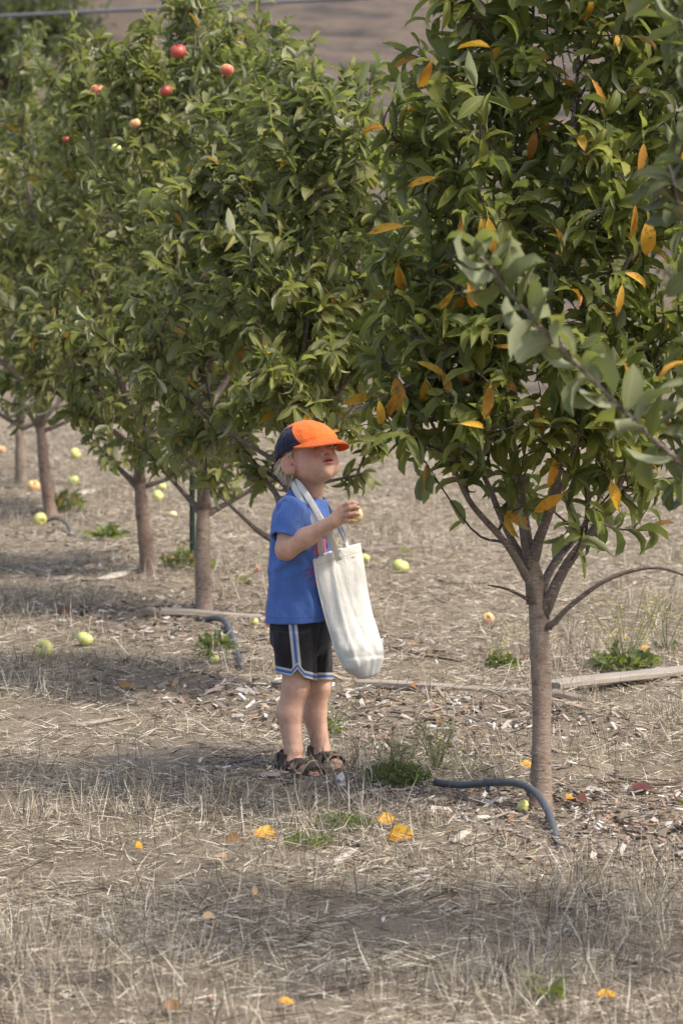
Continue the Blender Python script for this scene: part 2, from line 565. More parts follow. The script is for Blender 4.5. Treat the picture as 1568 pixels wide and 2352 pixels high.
def profile_env(cx, cy, zb, H, R, seed, prof=None, keep=None, ry=None):
    xs, ys = prof or ([0, .12, .35, .65, .85, 1.0], [.45, .85, 1, .85, .52, .16])
    ry = ry or R

    def env(p):
        s = (p[2] - zb) / (H - zb)
        if s < 0 or s > 1: return False
        a = math.atan2(p[1] - cy, p[0] - cx)
        w = 1 + .16 * math.sin(3 * a + seed) + .12 * math.sin(5 * a + 9 * s + seed * 2) + .10 * math.sin(14 * s + 2 * a)
        r = np.interp(s, xs, ys) * w
        if ((p[0] - cx) / R) ** 2 + ((p[1] - cy) / ry) ** 2 > r * r: return False
        return keep is None or keep(p)
    return env


def auto_limbs(rs, fork, cx, cy, H, R, n, zlow, r0=.015, leader=True):
    out = []
    fork = np.asarray(fork, float)
    for i in range(n):
        az = i * 2.399 + rs.uniform(-.3, .3)
        fr = (i + .5) / n
        ze = zlow + (H * .93 - zlow) * (fr ** .9) + rs.uniform(-.06, .06)
        s = (ze - zlow) / (H - zlow)
        Re = R * np.interp(s, [0, .3, .7, 1], [.92, 1, .72, .25]) * rs.uniform(.8, 1.0)
        e = np.array([cx + Re * math.cos(az), cy + Re * math.sin(az), ze])
        z0 = fork[2] - .06 + .5 * max(0, ze - fork[2] - .35) * rs.uniform(.5, 1)
        z0 = min(z0, fork[2] + .7)
        lean = (z0 - fork[2]) / max(H - fork[2], .1) if z0 > fork[2] else 0
        p0 = np.array([fork[0] + (cx - fork[0]) * lean, fork[1] + (cy - fork[1]) * lean, z0])
        m = p0 * .48 + e * .52 + np.array([0, 0, rs.uniform(-.05, .10)]) + np.array([math.cos(az), math.sin(az), 0]) * .07
        out.append((np.array([p0, m, e]), r0 * rs.uniform(.75, 1.05), .003, .16))
    if leader:
        top = np.array([cx + rs.normal(0, .05), cy + rs.normal(0, .05), H * .985])
        out.append((np.array([fork - [0, 0, .03], (fork * .6 + top * .4) + rs.normal(0, .025, 3), (fork * .25 + top * .75) + rs.normal(0, .03, 3), top]), r0 * 1.35, .003, .15))
    return out


def L_(pts, r0, r1, bare=.12):
    return (np.array([at(*p) for p in pts]), r0, r1, bare)


# --- the front tree, right: limbs follow what one sees of it
D1 = float(ground(1240, 1850)[1])
b1 = ground(1240, 1850)
limbs1 = [
    L_([(1243, 1415, D1), (1290, 1320, D1 - .03), (1365, 1210, D1 - .06), (1420, 1110, D1 - .08), (1470, 960, D1 - .1), (1520, 760, D1 - .12)], .017, .004, .12),
    L_([(1258, 1442, D1 - .02), (1305, 1392, D1 - .05), (1390, 1338, D1 - .1), (1490, 1304, D1 - .13), (1570, 1318, D1 - .16), (1660, 1370, D1 - .2)], .0078, .0035, .52),
    L_([(1232, 1385, D1 + .01), (1270, 1300, D1 + .1), (1335, 1215, D1 + .22), (1400, 1100, D1 + .32), (1450, 900, D1 + .38)], .014, .003, .12),
    L_([(1229, 1385, D1), (1214, 1260, D1), (1190, 1120, D1 + .02), (1160, 930, D1 + .03), (1158, 720, D1 + .02), (1190, 420, D1), (1215, 150, D1), (1230, -180, D1)], .020, .003, .12),
    L_([(1220, 1295, D1), (1262, 1170, D1 - .06), (1283, 1020, D1 - .1), (1275, 840, D1 - .14), (1262, 640, D1 - .18), (1300, 400, D1 - .2), (1330, 100, D1 - .2), (1340, -150, D1 - .2)], .014, .003, .12),
    L_([(1226, 1350, D1), (1165, 1255, D1 - .06), (1085, 1160, D1 - .12), (1040, 1070, D1 - .16), (985, 960, D1 - .2), (915, 880, D1 - .22)], .012, .003, .12),
    L_([(1222, 1315, D1), (1170, 1230, D1 + .04), (1120, 1120, D1 + .08), (1070, 1010, D1 + .1), (1000, 820, D1 + .12), (960, 600, D1 + .12)], .012, .003, .12),
    L_([(1230, 1384, D1), (1170, 1356, D1 - .04), (1118, 1345, D1 - .06)], .006, .002, .05),
    L_([(1170, 930, D1 - .02), (1130, 865, D1 - .1), (1070, 848, D1 - .16), (1000, 858, D1 - .2), (900, 905, D1 - .24), (815, 940, D1 - .26)], .009, .0025, .1),
    L_([(1165, 790, D1), (1100, 690, D1 - .06), (1010, 640, D1 - .12), (930, 605, D1 - .15), (860, 600, D1 - .18)], .009, .0025, .1),
    L_([(1290, 545, D1 - .18), (1190, 520, D1 - .22), (1090, 460, D1 - .26), (1000, 408, D1 - .28)], .007, .002, .05),
    L_([(1200, 430, D1), (1110, 330, D1 - .04), (1010, 250, D1 - .06), (940, 190, D1 - .08)], .008, .002, .08),
    L_([(1212, 200, D1), (1150, 110, D1 - .05), (1085, 20, D1 - .08), (1040, -60, D1 - .1)], .007, .002, .05),
    L_([(1285, 900, D1 - .12), (1360, 760, D1 - .2), (1430, 620, D1 - .28), (1500, 470, D1 - .32), (1590, 300, D1 - .34)], .010, .0025, .12),
    L_([(1160, 760, D1), (1290, 600, D1 + .12), (1420, 470, D1 + .22), (1540, 300, D1 + .3)], .010, .0025, .12),
    L_([(1195, 400, D1), (1280, 260, D1 + .1), (1360, 120, D1 + .16), (1460, -40, D1 + .2)], .008, .0025, .1),
    L_([(1310, 300, D1 - .2), (1400, 160, D1 - .24), (1480, 40, D1 - .26), (1550, -80, D1 - .26)], .007, .0025, .1),
    L_([(1190, 440, D1), (1110, 270, D1 + .04), (1010, 160, D1 + .06), (905, 110, D1 + .06)], .008, .002, .08),
    L_([(1215, 160, D1), (1130, 30, D1 + .03), (1030, -50, D1 + .04), (960, -90, D1 + .04)], .008, .002, .05),
    L_([(1160, 740, D1), (1060, 540, D1 - .05), (965, 390, D1 - .08), (890, 290, D1 - .1)], .008, .002, .10),
    L_([(1262, 660, D1 - .18), (1390, 420, D1 - .22), (1510, 220, D1 - .24), (1610, 60, D1 - .24)], .008, .002, .10),
    L_([(1320, 120, D1 - .2), (1420, -10, D1 - .2), (1540, -90, D1 - .18)], .007, .002, .05),
    L_([(1215, 300, D1), (1330, 180, D1 + .15), (1470, 110, D1 + .22), (1600, 80, D1 + .26)], .007, .002, .06),
    L_([(1440, 1060, D1 - .08), (1500, 1010, D1 - .02), (1580, 960, D1 + .02), (1660, 930, D1 + .05)], .006, .002, .05),
    L_([(1190, 1130, D1 + .02), (1130, 1000, D1 - .12), (1090, 900, D1 - .24), (1060, 760, D1 - .3)], .008, .002, .12),
    L_([(1262, 1170, D1 - .06), (1300, 1080, D1 - .16), (1330, 980, D1 - .26), (1350, 860, D1 - .34)], .008, .002, .12),
]
sil1 = ([-200, 60, 180, 300, 420, 600, 800, 900, 1000, 1080, 1140, 1200, 1290, 1400], [1010, 985, 905, 890, 885, 855, 845, 845, 885, 945, 1000, 1065, 1090, 1300])


GAPS = [(at(700, 1010, 9.95), .13), (at(660, 1170, 9.9), .10), (at(790, 1190, 9.85), .10), (at(800, 1330, 9.9), .13), (at(850, 1480, 9.9), .10), (at(735, 1690, 10.0), .07)]


def keep1(p):   # left outline and the thin lower edge of the front tree's crown
    y = p[1]; k = FPX / y
    px, py = 784 + p[0] * k, HZ + (H_CAM - p[2]) * k
    if not (py < 1345 and px > np.interp(py, *sil1)): return False
    if py > 1120 and math.sin(p[0] * 311.7 + p[1] * 183.3 + p[2] * 271.9) > .25 - (py - 1120) * .0040: return False
    sun_v = np.array([sx, sy, sz])
    for c, r in GAPS:                 # holes shaped into the crown so that sun reaches the boy
        w = np.asarray(p) - c
        if np.linalg.norm(w - sun_v * (w @ sun_v)) < r: return False
    return True


def autumn1(g, rs, P):
    spots = [(1085, 985, 0), (1240, 975, 80), (930, 902, 80), (972, 905, 88), (1028, 890, 60), (1110, 918, 100), (890, 950, 110), (810, 922, 165),
             (1240, 1115, 95), (1186, 1192, 20), (1130, 572, 80), (925, 642, 85), (1085, 648, 60), (998, 690, 125), (1400, 690, 100), (1398, 1148, 70),
             (1466, 375, 95), (1446, 515, 92), (1492, 540, 88), (1485, 622, 10), (1215, 335, 100), (1340, 200, 15), (885, 457, 175), (938, 418, 165),
             (950, 225, 110), (1305, 548, 60), (1540, 480, 120), (1068, 705, 80), (985, 830, 20), (820, 1000, 80), (1380, 210, 60), (1430, 850, 60), (1235, 1160, 150)]
    P_, D_, N_ = [], [], []
    k = FPX / P[:, 1]
    qx, qy = 784 + P[:, 0] * k, HZ + (H_CAM - P[:, 2]) * k
    for x, y, a in spots:
        ar = math.radians(a)
        bx, by = x - 42 * math.cos(ar), y - 42 * math.sin(ar)
        i = np.argmin(np.hypot(qx - bx, qy - by) + np.maximum(P[:, 1] - (D1 - .42), 0) * 130)
        d = np.array([math.cos(ar), rs.uniform(-.35, .1), -math.sin(ar)])
        P_.append(P[i] + np.array([0, -.05, 0])); D_.append(d); N_.append(np.array([rs.uniform(-.5, .7), -1.0, rs.uniform(.2, .9)]))
    n = len(P_)
    leaves(np.array(P_), np.array(D_), np.array(N_), rs.uniform(.070, .098, n), rs.uniform(.05, 1, n), rs.uniform(.72, 1.0, n), g, rs, curl=(.1, 1.5), fold=(.1, .8))


tree('front apple tree with yellow and orange leaves and a bare grey trunk by the hose', b1,
     [b1 - [0, 0, .05], at(1243, 1650, D1), at(1240, 1500, D1), at(1234, 1380, D1), at(1222, 1310, D1), at(1214, 1240, D1)], limbs1,
     profile_env(.52, D1, .55, 2.75, .80, 1.7, ([0, .1, .3, .6, .85, 1.0], [.8, .98, 1, 1.05, 1.1, 1.0]), keep1, .60), 11, (LEAF_NEAR, BARK), (.052, .106), 6600, .022, (.0, 1.0), 1.2,
     extra=autumn1, r_trunk=(.0265, .024), leaf_start=.20)

# --- tree nearer the camera, out to the right: one branch reaches into the picture
b0 = np.array([1.16, 7.25, 0.]); b0[2] = float(gz(b0[0], b0[1]))
D0 = 6.75
limbs0 = [
    L_([(1900, 1250, 7.2), (1700, 1140, 6.95), (1560, 1060, D0), (1420, 930, D0 - .03), (1285, 800, D0 - .05), (1185, 690, D0 - .06), (1120, 610, D0 - .06), (1085, 575, D0 - .06)], .0085, .0020, .22),
    L_([(1900, 1100, 7.2), (1760, 900, 7.05), (1650, 700, 6.95), (1570, 520, 6.9), (1530, 380, 6.9)], .010, .0025, .3),
    L_([(1900, 900, 7.2), (1780, 560, 7.1), (1660, 260, 7.0), (1570, 60, 6.95), (1500, -80, 6.9)], .010, .0025, .3),
    L_([(1900, 1300, 7.2), (1760, 1240, 7.3), (1640, 1180, 7.35), (1545, 1110, 7.38)], .009, .0025, .3),
]
rs0 = np.random.default_rng(5)
limbs0 += auto_limbs(rs0, [1.16, 7.25, .68], 1.2, 7.25, 2.4, .55, 7, .95)


def keep0(p):
    k = FPX / p[1]
    px, py = 784 + p[0] * k, HZ + (H_CAM - p[2]) * k
    if px > 1575: return True
    line = np.interp(px, [1000, 1085, 1185, 1285, 1420, 1560], [540, 575, 690, 800, 930, 1060])
    if abs(py - line) < 60 and p[1] < 6.95: return True
    return px > np.interp(py, [-200, 0, 300, 420, 640, 1000, 1080, 1190, 1260], [1480, 1500, 1545, 1520, 1565, 1560, 1500, 1510, 1600])


def sprays0(g, rs, P):   # the leaves that stand along the reaching branch
    p = resample(limbs0[0][0], 64)[12:]
    P_, D_, N_ = [], [], []
    for i in range(0, len(p) - 1):
        if rs.random() < .12: continue
        t = unit(p[min(i + 1, len(p) - 1)] - p[i - 1 if i else 0])
        s = -1 if i % 2 else 1
        up = np.array([-t[2], 0, t[0]]) if t[0] < 0 else np.array([t[2], 0, -t[0]])
        up = unit(up) * (1 if up[2] > 0 else -1)
        d = unit(t * rs.uniform(.0, .9) + (up if s > 0 else -up * .9) * rs.uniform(.3, 1.1) + rs.normal(0, .32, 3) + np.array([0, rs.uniform(-.7, .7), 0]))
        P_.append(p[i]); D_.append(d); N_.append(np.array([rs.uniform(-.2, .9), rs.uniform(-.7, .9), rs.uniform(.3, 1.)]) * (1 if rs.random() < .45 else -1))
    n = len(P_)
    leaves(np.array(P_), np.array(D_), np.array(N_), rs.uniform(.080, .115, n), rs.uniform(.2, 1., n), np.zeros(n), g, rs, aspect=(.40, .58), curl=(.2, 2.1), fold=(.3, 1.0))


tree('apple tree standing out of frame whose blurred near branch slants in from the right edge', b0,
     [b0 - [0, 0, .05], b0 + [0.01, 0, .35], [1.16, 7.25, .74]], limbs0,
     profile_env(1.2, 7.2, .55, 2.5, 1.0, .6, ([0, .1, .3, .6, .85, 1.0], [.6, .9, 1, .9, .7, .3]), keep0), 23, (LEAF_PALE, BARK), (.07, .105), 2600, .012, (.1, 1.0), .9, extra=sprays0, leaf_start=.35)

# --- the trees behind, one after the other
D2 = 11.75
b2 = ground(676, 1588)
limbs2 = [
    L_([(640, 1250, D2), (585, 1215, D2 - .08), (500, 1135, D2 - .18), (440, 1075, D2 - .26), (380, 1035, D2 - .32), (300, 1000, D2 - .36), (200, 915, D2 - .4)], .0135, .003, .38),
    L_([(645, 1160, D2), (615, 1110, D2 + .04), (560, 1040, D2 + .08), (520, 950, D2 + .1), (500, 760, D2 + .1)], .014, .003, .25),
    L_([(668, 1250, D2), (740, 1215, D2 + .02), (805, 1150, D2 + .02), (860, 1075, D2), (930, 960, D2 - .04), (960, 800, D2 - .06)], .016, .004, .42),
    L_([(660, 1130, D2), (700, 1000, D2 - .02), (730, 850, D2 - .02), (742, 700, D2 - .02), (762, 480, D2), (800, 300, D2), (826, 130, D2)], .016, .003, .25),
    L_([(665, 1100, D2), (690, 940, D2 + .06), (735, 760, D2 + .1), (750, 560, D2 + .12), (720, 350, D2 + .12)], .011, .003, .25),
]
rs2 = np.random.default_rng(2)
limbs2 += auto_limbs(rs2, [-.17, D2, .72], -.16, D2, 2.02, .60, 12, .68, .011, False)


def sil_keep(pairs_px, pairs_lo, lo_y, lo_x):
    def keep(p):
        k = FPX / p[1]
        px, py = 784 + p[0] * k, HZ + (H_CAM - p[2]) * k
        return py > np.interp(px, pairs_px, pairs_lo) and py < np.interp(px, lo_x, lo_y)
    return keep


tops_x = [-400, 0, 60, 110, 170, 215, 300, 335, 380, 520, 640, 690, 740, 790, 830, 860, 900, 1000, 1600]
tops_y = [260, 210, 110, 60, 70, 130, 160, 90, -50, -60, -20, 120, 190, 150, 95, 190, 250, 200, 200]
keepA = sil_keep(tops_x, tops_y, [1010, 985, 960, 1060, 1060, 1100, 1085, 1130, 1140, 1110, 1130, 1090, 1150, 1060, 1000, 1000],
                 [-400, 60, 150, 190, 270, 320, 380, 440, 560, 610, 680, 760, 800, 850, 950, 1600])
tree('apple tree right behind the boy, its low limbs fanning out on both sides of him', b2,
     [b2 - [0, 0, .05], at(668, 1450, D2), at(646, 1290, D2), at(652, 1140, D2)], limbs2,
     profile_env(-.14, D2, .45, 2.25, .78, 3.1, ([0, .12, .3, .6, .85, 1.0], [.7, 1, 1, .85, .5, .2]), keepA, .6), 31, (LEAF_FAR, BARK_RED), (.058, .100), 7400, .012, (.1, 1.0), clip=keepA, sprouts=36)

rows = [  # label, base px, trunk px points, fork px, crown centre px, H, R, seed, bark, tint, n
    ('apple tree with a straight ringed trunk between the green stake and the boy', (470, 1415), [(466, 1280), (468, 1150)], 2.72, .86, 41, BARK, (.05, .95), 5600, -.45, .033),
    ('apple tree with a leaning trunk left of the green stake, beside the bark slab', (345, 1320), [(332, 1220), (320, 1090)], 2.75, .90, 43, BARK_RED, (.05, .95), 5600, -.80, .032),
    ('apple tree with a reddish leaning trunk beside the far hose loop and yellow apple', (120, 1185), [(103, 1080), (92, 965)], 2.8, 1.0, 47, BARK_RED, (.0, .9), 4800, -1.42, .032),
    ('thin apple tree at the left edge, farthest of the trunks in the row', (50, 1115), [(46, 1040), (46, 960)], 2.6, .92, 53, BARK, (.0, .85), 3400, -1.85, .030),
]
for lab, bp, tps, H, R, seed, bk, tn, n, ccx, rt in rows:
    b = ground(*bp); d = float(b[1]); r_ = np.random.default_rng(seed)
    tr = [b - [0, 0, .05]] + [at(x, y, d) for x, y in tps]
    lm = auto_limbs(r_, tr[-1], ccx, d, H, R * .93, 15, .52, .017)
    tree(lab, b, tr, lm, profile_env(ccx, d, .36, H, R, seed * .7, ([0, .12, .35, .65, .85, 1.0], [.5, .88, 1, .92, .75, .45]), keepA), seed, (LEAF_FAR, bk), (.055, .095), int(n * 1.38), .006, tn, 1.15, r_trunk=(rt, rt * .86), leaf_start=.26, clip=keepA, sprouts=46)

for lab, x, y, H, R, seed in [
    ('apple tree cut off by the left edge, behind the farthest thin trunk', -2.75, 22.6, 2.5, .95, 61),
    ('far apple tree seen through the gap over the boards, behind the front trunk', .95, 31.0, 2.3, 1.0, 67),
    ('far apple tree glimpsed behind the right half of the front crown', 2.3, 33.0, 2.4, 1.05, 71),
    ('far apple tree glimpsed between the front tree and the right edge', 3.4, 30.0, 2.3, 1.0, 73)]:
    b = np.array([x, y, float(gz(x, y))]); r_ = np.random.default_rng(seed)
    tr = [b - [0, 0, .05], b + [.02, 0, .4], b + [0, 0, .8]]
    tree(lab, b, tr, auto_limbs(r_, tr[-1], x, y, H, R * .9, 10, 1.0, .016), profile_env(x, y, .65, H, R, seed), seed, (LEAF_FAR, BARK), (.07, .11), 2000, .006, (0, .8),
         1.0, group='apple trees of the rows farther off', leaf_start=.3)


# --- bushy dark trees on the hillside, top left
def hill_tree(label, x, y, w, h, seed):
    rs = np.random.default_rng(seed)
    b = np.array([x, y, float(gz(x, y))])
    root = empty('hillside_tree', b, label, 'tree', 'dark trees on the hillside')
    v, f = tube(resample([b - [0, 0, .3], b + [.1, 0, h * .25], b + [0, 0, h * .5]], 12), np.linspace(.18, .09, 12), 10)
    mesh('trunk', v, f, TWIG, root)
    for k in range(5):
        a = k * 1.26 + .4
        v, f = tube(resample([b + [0, 0, h * .25], b + [w * .2 * math.cos(a), w * .2 * math.sin(a), h * .5], b + [w * .36 * math.cos(a), w * .36 * math.sin(a), h * .72]], 10), np.linspace(.08, .02, 10), 7)
        mesh('limb', v, f, TWIG, root)
    cl = unit(rs.normal(size=(26, 3))) * rs.uniform(.35, .9, (26, 1)) * np.array([w / 2, w / 2, h * .38]) + b + [0, 0, h * .6]
    n = 5200
    P = cl[rs.integers(0, 26, n)] + rs.normal(size=(n, 3)) * np.array([w * .1, w * .1, h * .08])
    P[:, 2] = np.maximum(P[:, 2], b[2] + .3)
    g = Geo()
    leaves(P, unit(rs.normal(size=(n, 3))), unit(rs.normal(size=(n, 3)) + [0, 0, .8]), rs.uniform(.10, .18, n), rs.uniform(0, .6, n), np.zeros(n), g, rs)
    g.build('crown', [OAK], root)


OAK = leaf_material('dusty hillside leaf', (.028, .033, .022), (.052, .058, .040), (.085, .088, .060), (.09, .095, .07), .75)
hill_tree('dark bushy tree on the hillside behind the cable, in the top left corner', -4.75, 51, 2.6, 2.4, 81)
hill_tree('pale dusty tree on the hillside behind the highest left crown', -4.3, 56, 3.4, 3.0, 82)

# --- cable in front of the hill
c0, c1 = at(0, 37, 34.0), at(345, 17, 34.0)
dv = (c1 - c0) / np.linalg.norm(c1 - c0)
cp = np.array([c0 + dv * s + np.array([0, 0, .0006 * (s - 8) ** 2 - .0006 * 64]) for s in np.linspace(-22, 22, 60)])
v, f = tube(cp, .017, 8)
tag(mesh('cable', v, f, simple('cable grey', (.10, .10, .11), .6), origin=cp[30]), 'grey overhead cable crossing the hillside at the top left', 'cable')

# ------------------------------------------------------------------ ground litter
def in_mulch(x, y):
    """0..1: how much bark mulch lies at (x, y): a strip along the row of trees"""
    rx = np.interp(y, [6.0, 7.25, 9.45, 11.75, 14.0, 15.7, 18.8, 21, 26], [1.5, 1.16, .52, -.17, -.53, -.83, -1.51, -1.87, -2.6])
    d = np.abs(x - rx) + .22 * np.sin(y * 3.7 + x * 2) + .12 * np.sin(x * 9 + y * 5)
    band = np.interp(y + .25 * np.sin(x * 2.1) + .1 * np.sin(x * 7), [6, 6.9, 7.2, 8.4, 8.75, 9.75, 10.0, 10.3, 10.6, 11.5, 12, 12.9, 13.2, 14.2, 15, 30], [1, 1, .05, .05, 1, 1, .35, .4, 1, 1, .35, .5, 1, 1, .4, .5])
    return np.clip((.68 - d) / .25, 0, 1) * band


def sample_ground(rs, n, y0=6.2, y1=27, power=1.55, margin=.65):
    out = np.zeros((0, 2))
    while len(out) < n:
        m = n * 3
        y = rs.uniform(y0, y1, m); hw = .098 * y + margin
        keep = rs.random(m) < (hw / (.098 * y1 + margin)) * (y0 / y) ** power * 3.0
        y = y[keep]; x = rs.uniform(-1, 1, len(y)) * (.098 * y + margin)
        out = np.vstack([out, np.stack([x, y], 1)])
    return out[:n]


def straws(name, label, n, rs, elev, length, width, colr, mask=None, clump=None, z=.004, bend=.5, **kw):
    xy = sample_ground(rs, n, **kw)
    if mask is not None:
        xy = xy[rs.random(len(xy)) < mask(xy[:, 0], xy[:, 1])]
    if clump:
        c = xy[rs.integers(0, len(xy), len(xy) // clump)]
        xy = c[rs.integers(0, len(c), len(xy))] + rs.normal(0, .035, (len(xy), 2))
    n = len(xy)
    az = rs.uniform(0, 2 * math.pi, n); el = rs.uniform(*elev, n)
    L = rs.uniform(*length, n) * (1 + .3 * rs.random(n)); wd = rs.uniform(*width, n) * (.8 + xy[:, 1] / 40)
    d = np.stack([np.cos(az) * np.cos(el), np.sin(az) * np.cos(el), np.sin(el)], 1)
    sd = unit(np.cross(d, unit(rs.normal(size=(n, 3)) + [0, 0, .6])))
    b = np.stack([xy[:, 0], xy[:, 1], gz(xy[:, 0], xy[:, 1]) + rs.uniform(-.003, z, n)], 1)
    bd = unit(rs.normal(size=(n, 3))) * (L * bend * .35)[:, None]; bd[:, 2] = -np.abs(bd[:, 2]) * .5
    P1 = b + d * (L * .5)[:, None] - bd * .25; P2 = b + d * L[:, None] + bd * .5
    for q in (P1, P2):
        q[:, 2] = np.maximum(q[:, 2], gz(q[:, 0], q[:, 1]) + .002)
    w = sd * (wd * .5)[:, None]
    v = np.stack([b - w, b + w, P1 - w * .9, P1 + w * .9, P2 - w * .3, P2 + w * .3], 1).reshape(-1, 3)
    f = np.array([[0, 1, 3, 2], [2, 3, 5, 4]])[None] + (np.arange(n) * 6)[:, None, None]
    a = np.repeat(np.clip(rs.normal(*colr, n), 0, 1), 6)
    tag(mesh(name, v, f.reshape(-1, 4), STRAW, attrs={'tint': a}, smooth=False), label, kind='stuff')


def straw_material():
    m, nt, b = material('dry straw')
    c = ramp(nt, attr(nt, 'tint'), [(0, (.060, .046, .034)), (.20, (.130, .104, .077)), (.42, (.280, .230, .160)), (.68, (.49, .412, .290)), (1, (.74, .68, .56))])
    nt.links.new(c, b.inputs['Base Color'])
    b.inputs['Roughness'].default_value = .7; b.inputs['Specular IOR Level'].default_value = .3
    thin(nt, b, c, .18)
    return m


STRAW = straw_material()
rg = np.random.default_rng(99)
nomulch = lambda x, y: (1 - .96 * in_mulch(x, y)) * np.clip(.72 + .5 * np.sin(x * 4.1 + 1.2 * np.sin(y * 3.3)) * np.sin(y * 3.9 + x) + .3 * np.sin(x * 13) * np.sin(y * 11 + 2), .12, 1)
straws('dry_grass', 'flattened dry straw and cut grass all over the ground', 290000, rg, (-.02, .36), (.014, .062), (.0011, .0024), (.50, .34), nomulch, z=.016, bend=.22)


def patchy(x, y):
    s = np.sin(x * 2.3 + y * 1.1 + 1) * np.sin(y * 1.9 - x * .8) + .5 * np.sin(x * 5 + 2) * np.sin(y * 4.1)
    base = np.clip(s * .6 + .12, 0, 1)
    right = np.clip((x - .10) * 2.2, 0, 1) * np.clip(.75 + np.sin(x * 9 + y * 4) * np.sin(y * 7) * .7, .15, 1) * np.clip((8.85 - y) * 3.0, 0, 1)
    boyr = np.exp(-((x - .20) ** 2 + (y - 10.05) ** 2) / .09) * 1.2 + np.exp(-((x + .08) ** 2 + (y - 9.86) ** 2) / .012)
    left = np.clip(np.exp(-((y - 9.45 - .2 * np.sin(x * 3)) ** 2) / .10) + np.exp(-((y - 14.3) ** 2) / .5) + np.exp(-((y - 12.4 - .2 * x) ** 2) / .06), 0, 1) * np.clip(-(x - .1) * 4, 0, 1)
    return np.clip(np.maximum(np.maximum(np.maximum(base, right), boyr), left), .04, 1) * (1 - .95 * in_mulch(x, y) * (boyr < .3))


straws('standing_grass', 'standing stalks of dry grass in loose clumps', 90000, rg, (.8, 1.5), (.028, .100), (.0011, .0023), (.50, .28), patchy, clump=9, z=.004, bend=.35)
straws('fine_twigs', 'dark fine twigs and dead weed stems lying about', 4200, rg, (0, .5), (.02, .10), (.0016, .0032), (.10, .10), None, z=.02, bend=.35)


def chips(name, label, n, rs, size, mask):
    xy = sample_ground(rs, n, power=1.3)
    xy = xy[rs.random(len(xy)) < mask(xy[:, 0], xy[:, 1])]; n = len(xy)
    c = np.array([[i, j, k] for i in (-1, 1) for j in (-1, 1) for k in (-1, 1)], float) * .5
    L = rs.uniform(*size, n) * rs.choice([.6, 1, 1.6], n, p=[.5, .38, .12])
    dim = np.stack([L, L * rs.uniform(.14, .40, n), L * rs.uniform(.05, .13, n)], 1)
    v = c[None] * dim[:, None]
    v[:, :, 1] *= 1 + rs.uniform(-.5, .3, (n, 8)); v[:, :, 0] *= 1 + rs.uniform(-.25, .25, (n, 8))
    v[:, :, 2] += (v[:, :, 0] ** 2) * rs.normal(0, 3, n)[:, None]
    az = rs.uniform(0, 6.28, n); el = rs.normal(0, .28, n); ro = rs.normal(0, .35, n)
    X = np.stack([np.cos(az) * np.cos(el), np.sin(az) * np.cos(el), np.sin(el)], 1)
    Y0 = np.stack([-np.sin(az), np.cos(az), 0 * az], 1); Z0 = np.cross(X, Y0)
    Y = Y0 * np.cos(ro)[:, None] + Z0 * np.sin(ro)[:, None]; Z = np.cross(X, Y)
    p = np.stack([xy[:, 0], xy[:, 1], gz(xy[:, 0], xy[:, 1]) + rs.uniform(0, .012, n)], 1)
    w = p[:, None] + v[..., :1] * X[:, None] + v[..., 1:2] * Y[:, None] + v[..., 2:] * Z[:, None]
    fc = np.array([[0, 1, 3, 2], [4, 6, 7, 5], [0, 4, 5, 1], [2, 3, 7, 6], [0, 2, 6, 4], [1, 5, 7, 3]])
    f = (fc[None] + (np.arange(n) * 8)[:, None, None]).reshape(-1, 4)
    tag(mesh(name, w.reshape(-1, 3), f, CHIP, attrs={'tint': np.repeat(rs.random(n), 8)}, smooth=False), label, kind='stuff')


m, nt, b = material('bark chip')
cc = ramp(nt, attr(nt, 'tint'), [(0, (.075, .058, .045)), (.3, (.17, .135, .105)), (.55, (.30, .255, .21)), (.72, (.30, .17, .095)), (.82, (.42, .37, .31)), (1, (.58, .54, .49))])
cc = mix(nt, ramp(nt, noise(nt, 1, 3, .6, mapping(nt, (120, 120, 120))), [(.4, (0, 0, 0)), (.7, (.5, .5, .5))]), cc, (.12, .09, .07))
nt.links.new(cc, b.inputs['Base Color']); b.inputs['Roughness'].default_value = .9
CHIP = m
chips('bark_mulch', 'grey and brown bark mulch strewn along the tree row', 125000, rg, (.010, .036), lambda x, y: in_mulch(x, y) ** 1.2)
chips('scattered_chips', 'stray wood chips among the straw', 2200, rg, (.012, .035), lambda x, y: .8 + 0 * x)


# ------------------------------------------------------------------ apples
def apple_material(name, c1, c2, lo=.45, hi=.62):
    m, nt, b = material(name)
    n = noise(nt, 14, 3, .55, mapping(nt, (1, 1, 1)))
    s = noise(nt, 330, 2, .5, mapping(nt, (1, 1, 1)))
    c = mix(nt, ramp(nt, n, [(lo, (0, 0, 0)), (hi, (1, 1, 1))]), c1, c2)
    c = mix(nt, ramp(nt, s, [(.66, (0, 0, 0)), (.72, (.5, .5, .5))]), c, (.55, .50, .26))
    br = noise(nt, 22, 3, .6, mapping(nt, (1, 1, 1.3)))
    c = mix(nt, ramp(nt, br, [(.63, (0, 0, 0)), (.68, (.75, .75, .75))]), c, (.16, .085, .03))
    nt.links.new(c, b.inputs['Base Color'])
    b.inputs['Roughness'].default_value = .38
    b.inputs['Subsurface Weight'].default_value = .08
    b.inputs['Subsurface Radius'].default_value = (.01, .006, .003)
    return m


YELLOW = apple_material('yellow apple skin', (.60, .54, .15), (.52, .50, .17))
GREEN = apple_material('green apple skin', (.46, .52, .14), (.55, .54, .20))
BLUSH = apple_material('blushed apple skin', (.58, .36, .12), (.50, .11, .07))
ROSY = apple_material('rosy yellow apple skin', (.58, .46, .17), (.55, .27, .13))
RED = apple_material('red apple skin', (.33, .022, .022), (.42, .075, .045))
PALE = apple_material('pale apple skin', (.70, .60, .34), (.74, .62, .30))
STEM = simple('apple stem', (.10, .07, .04), .8)


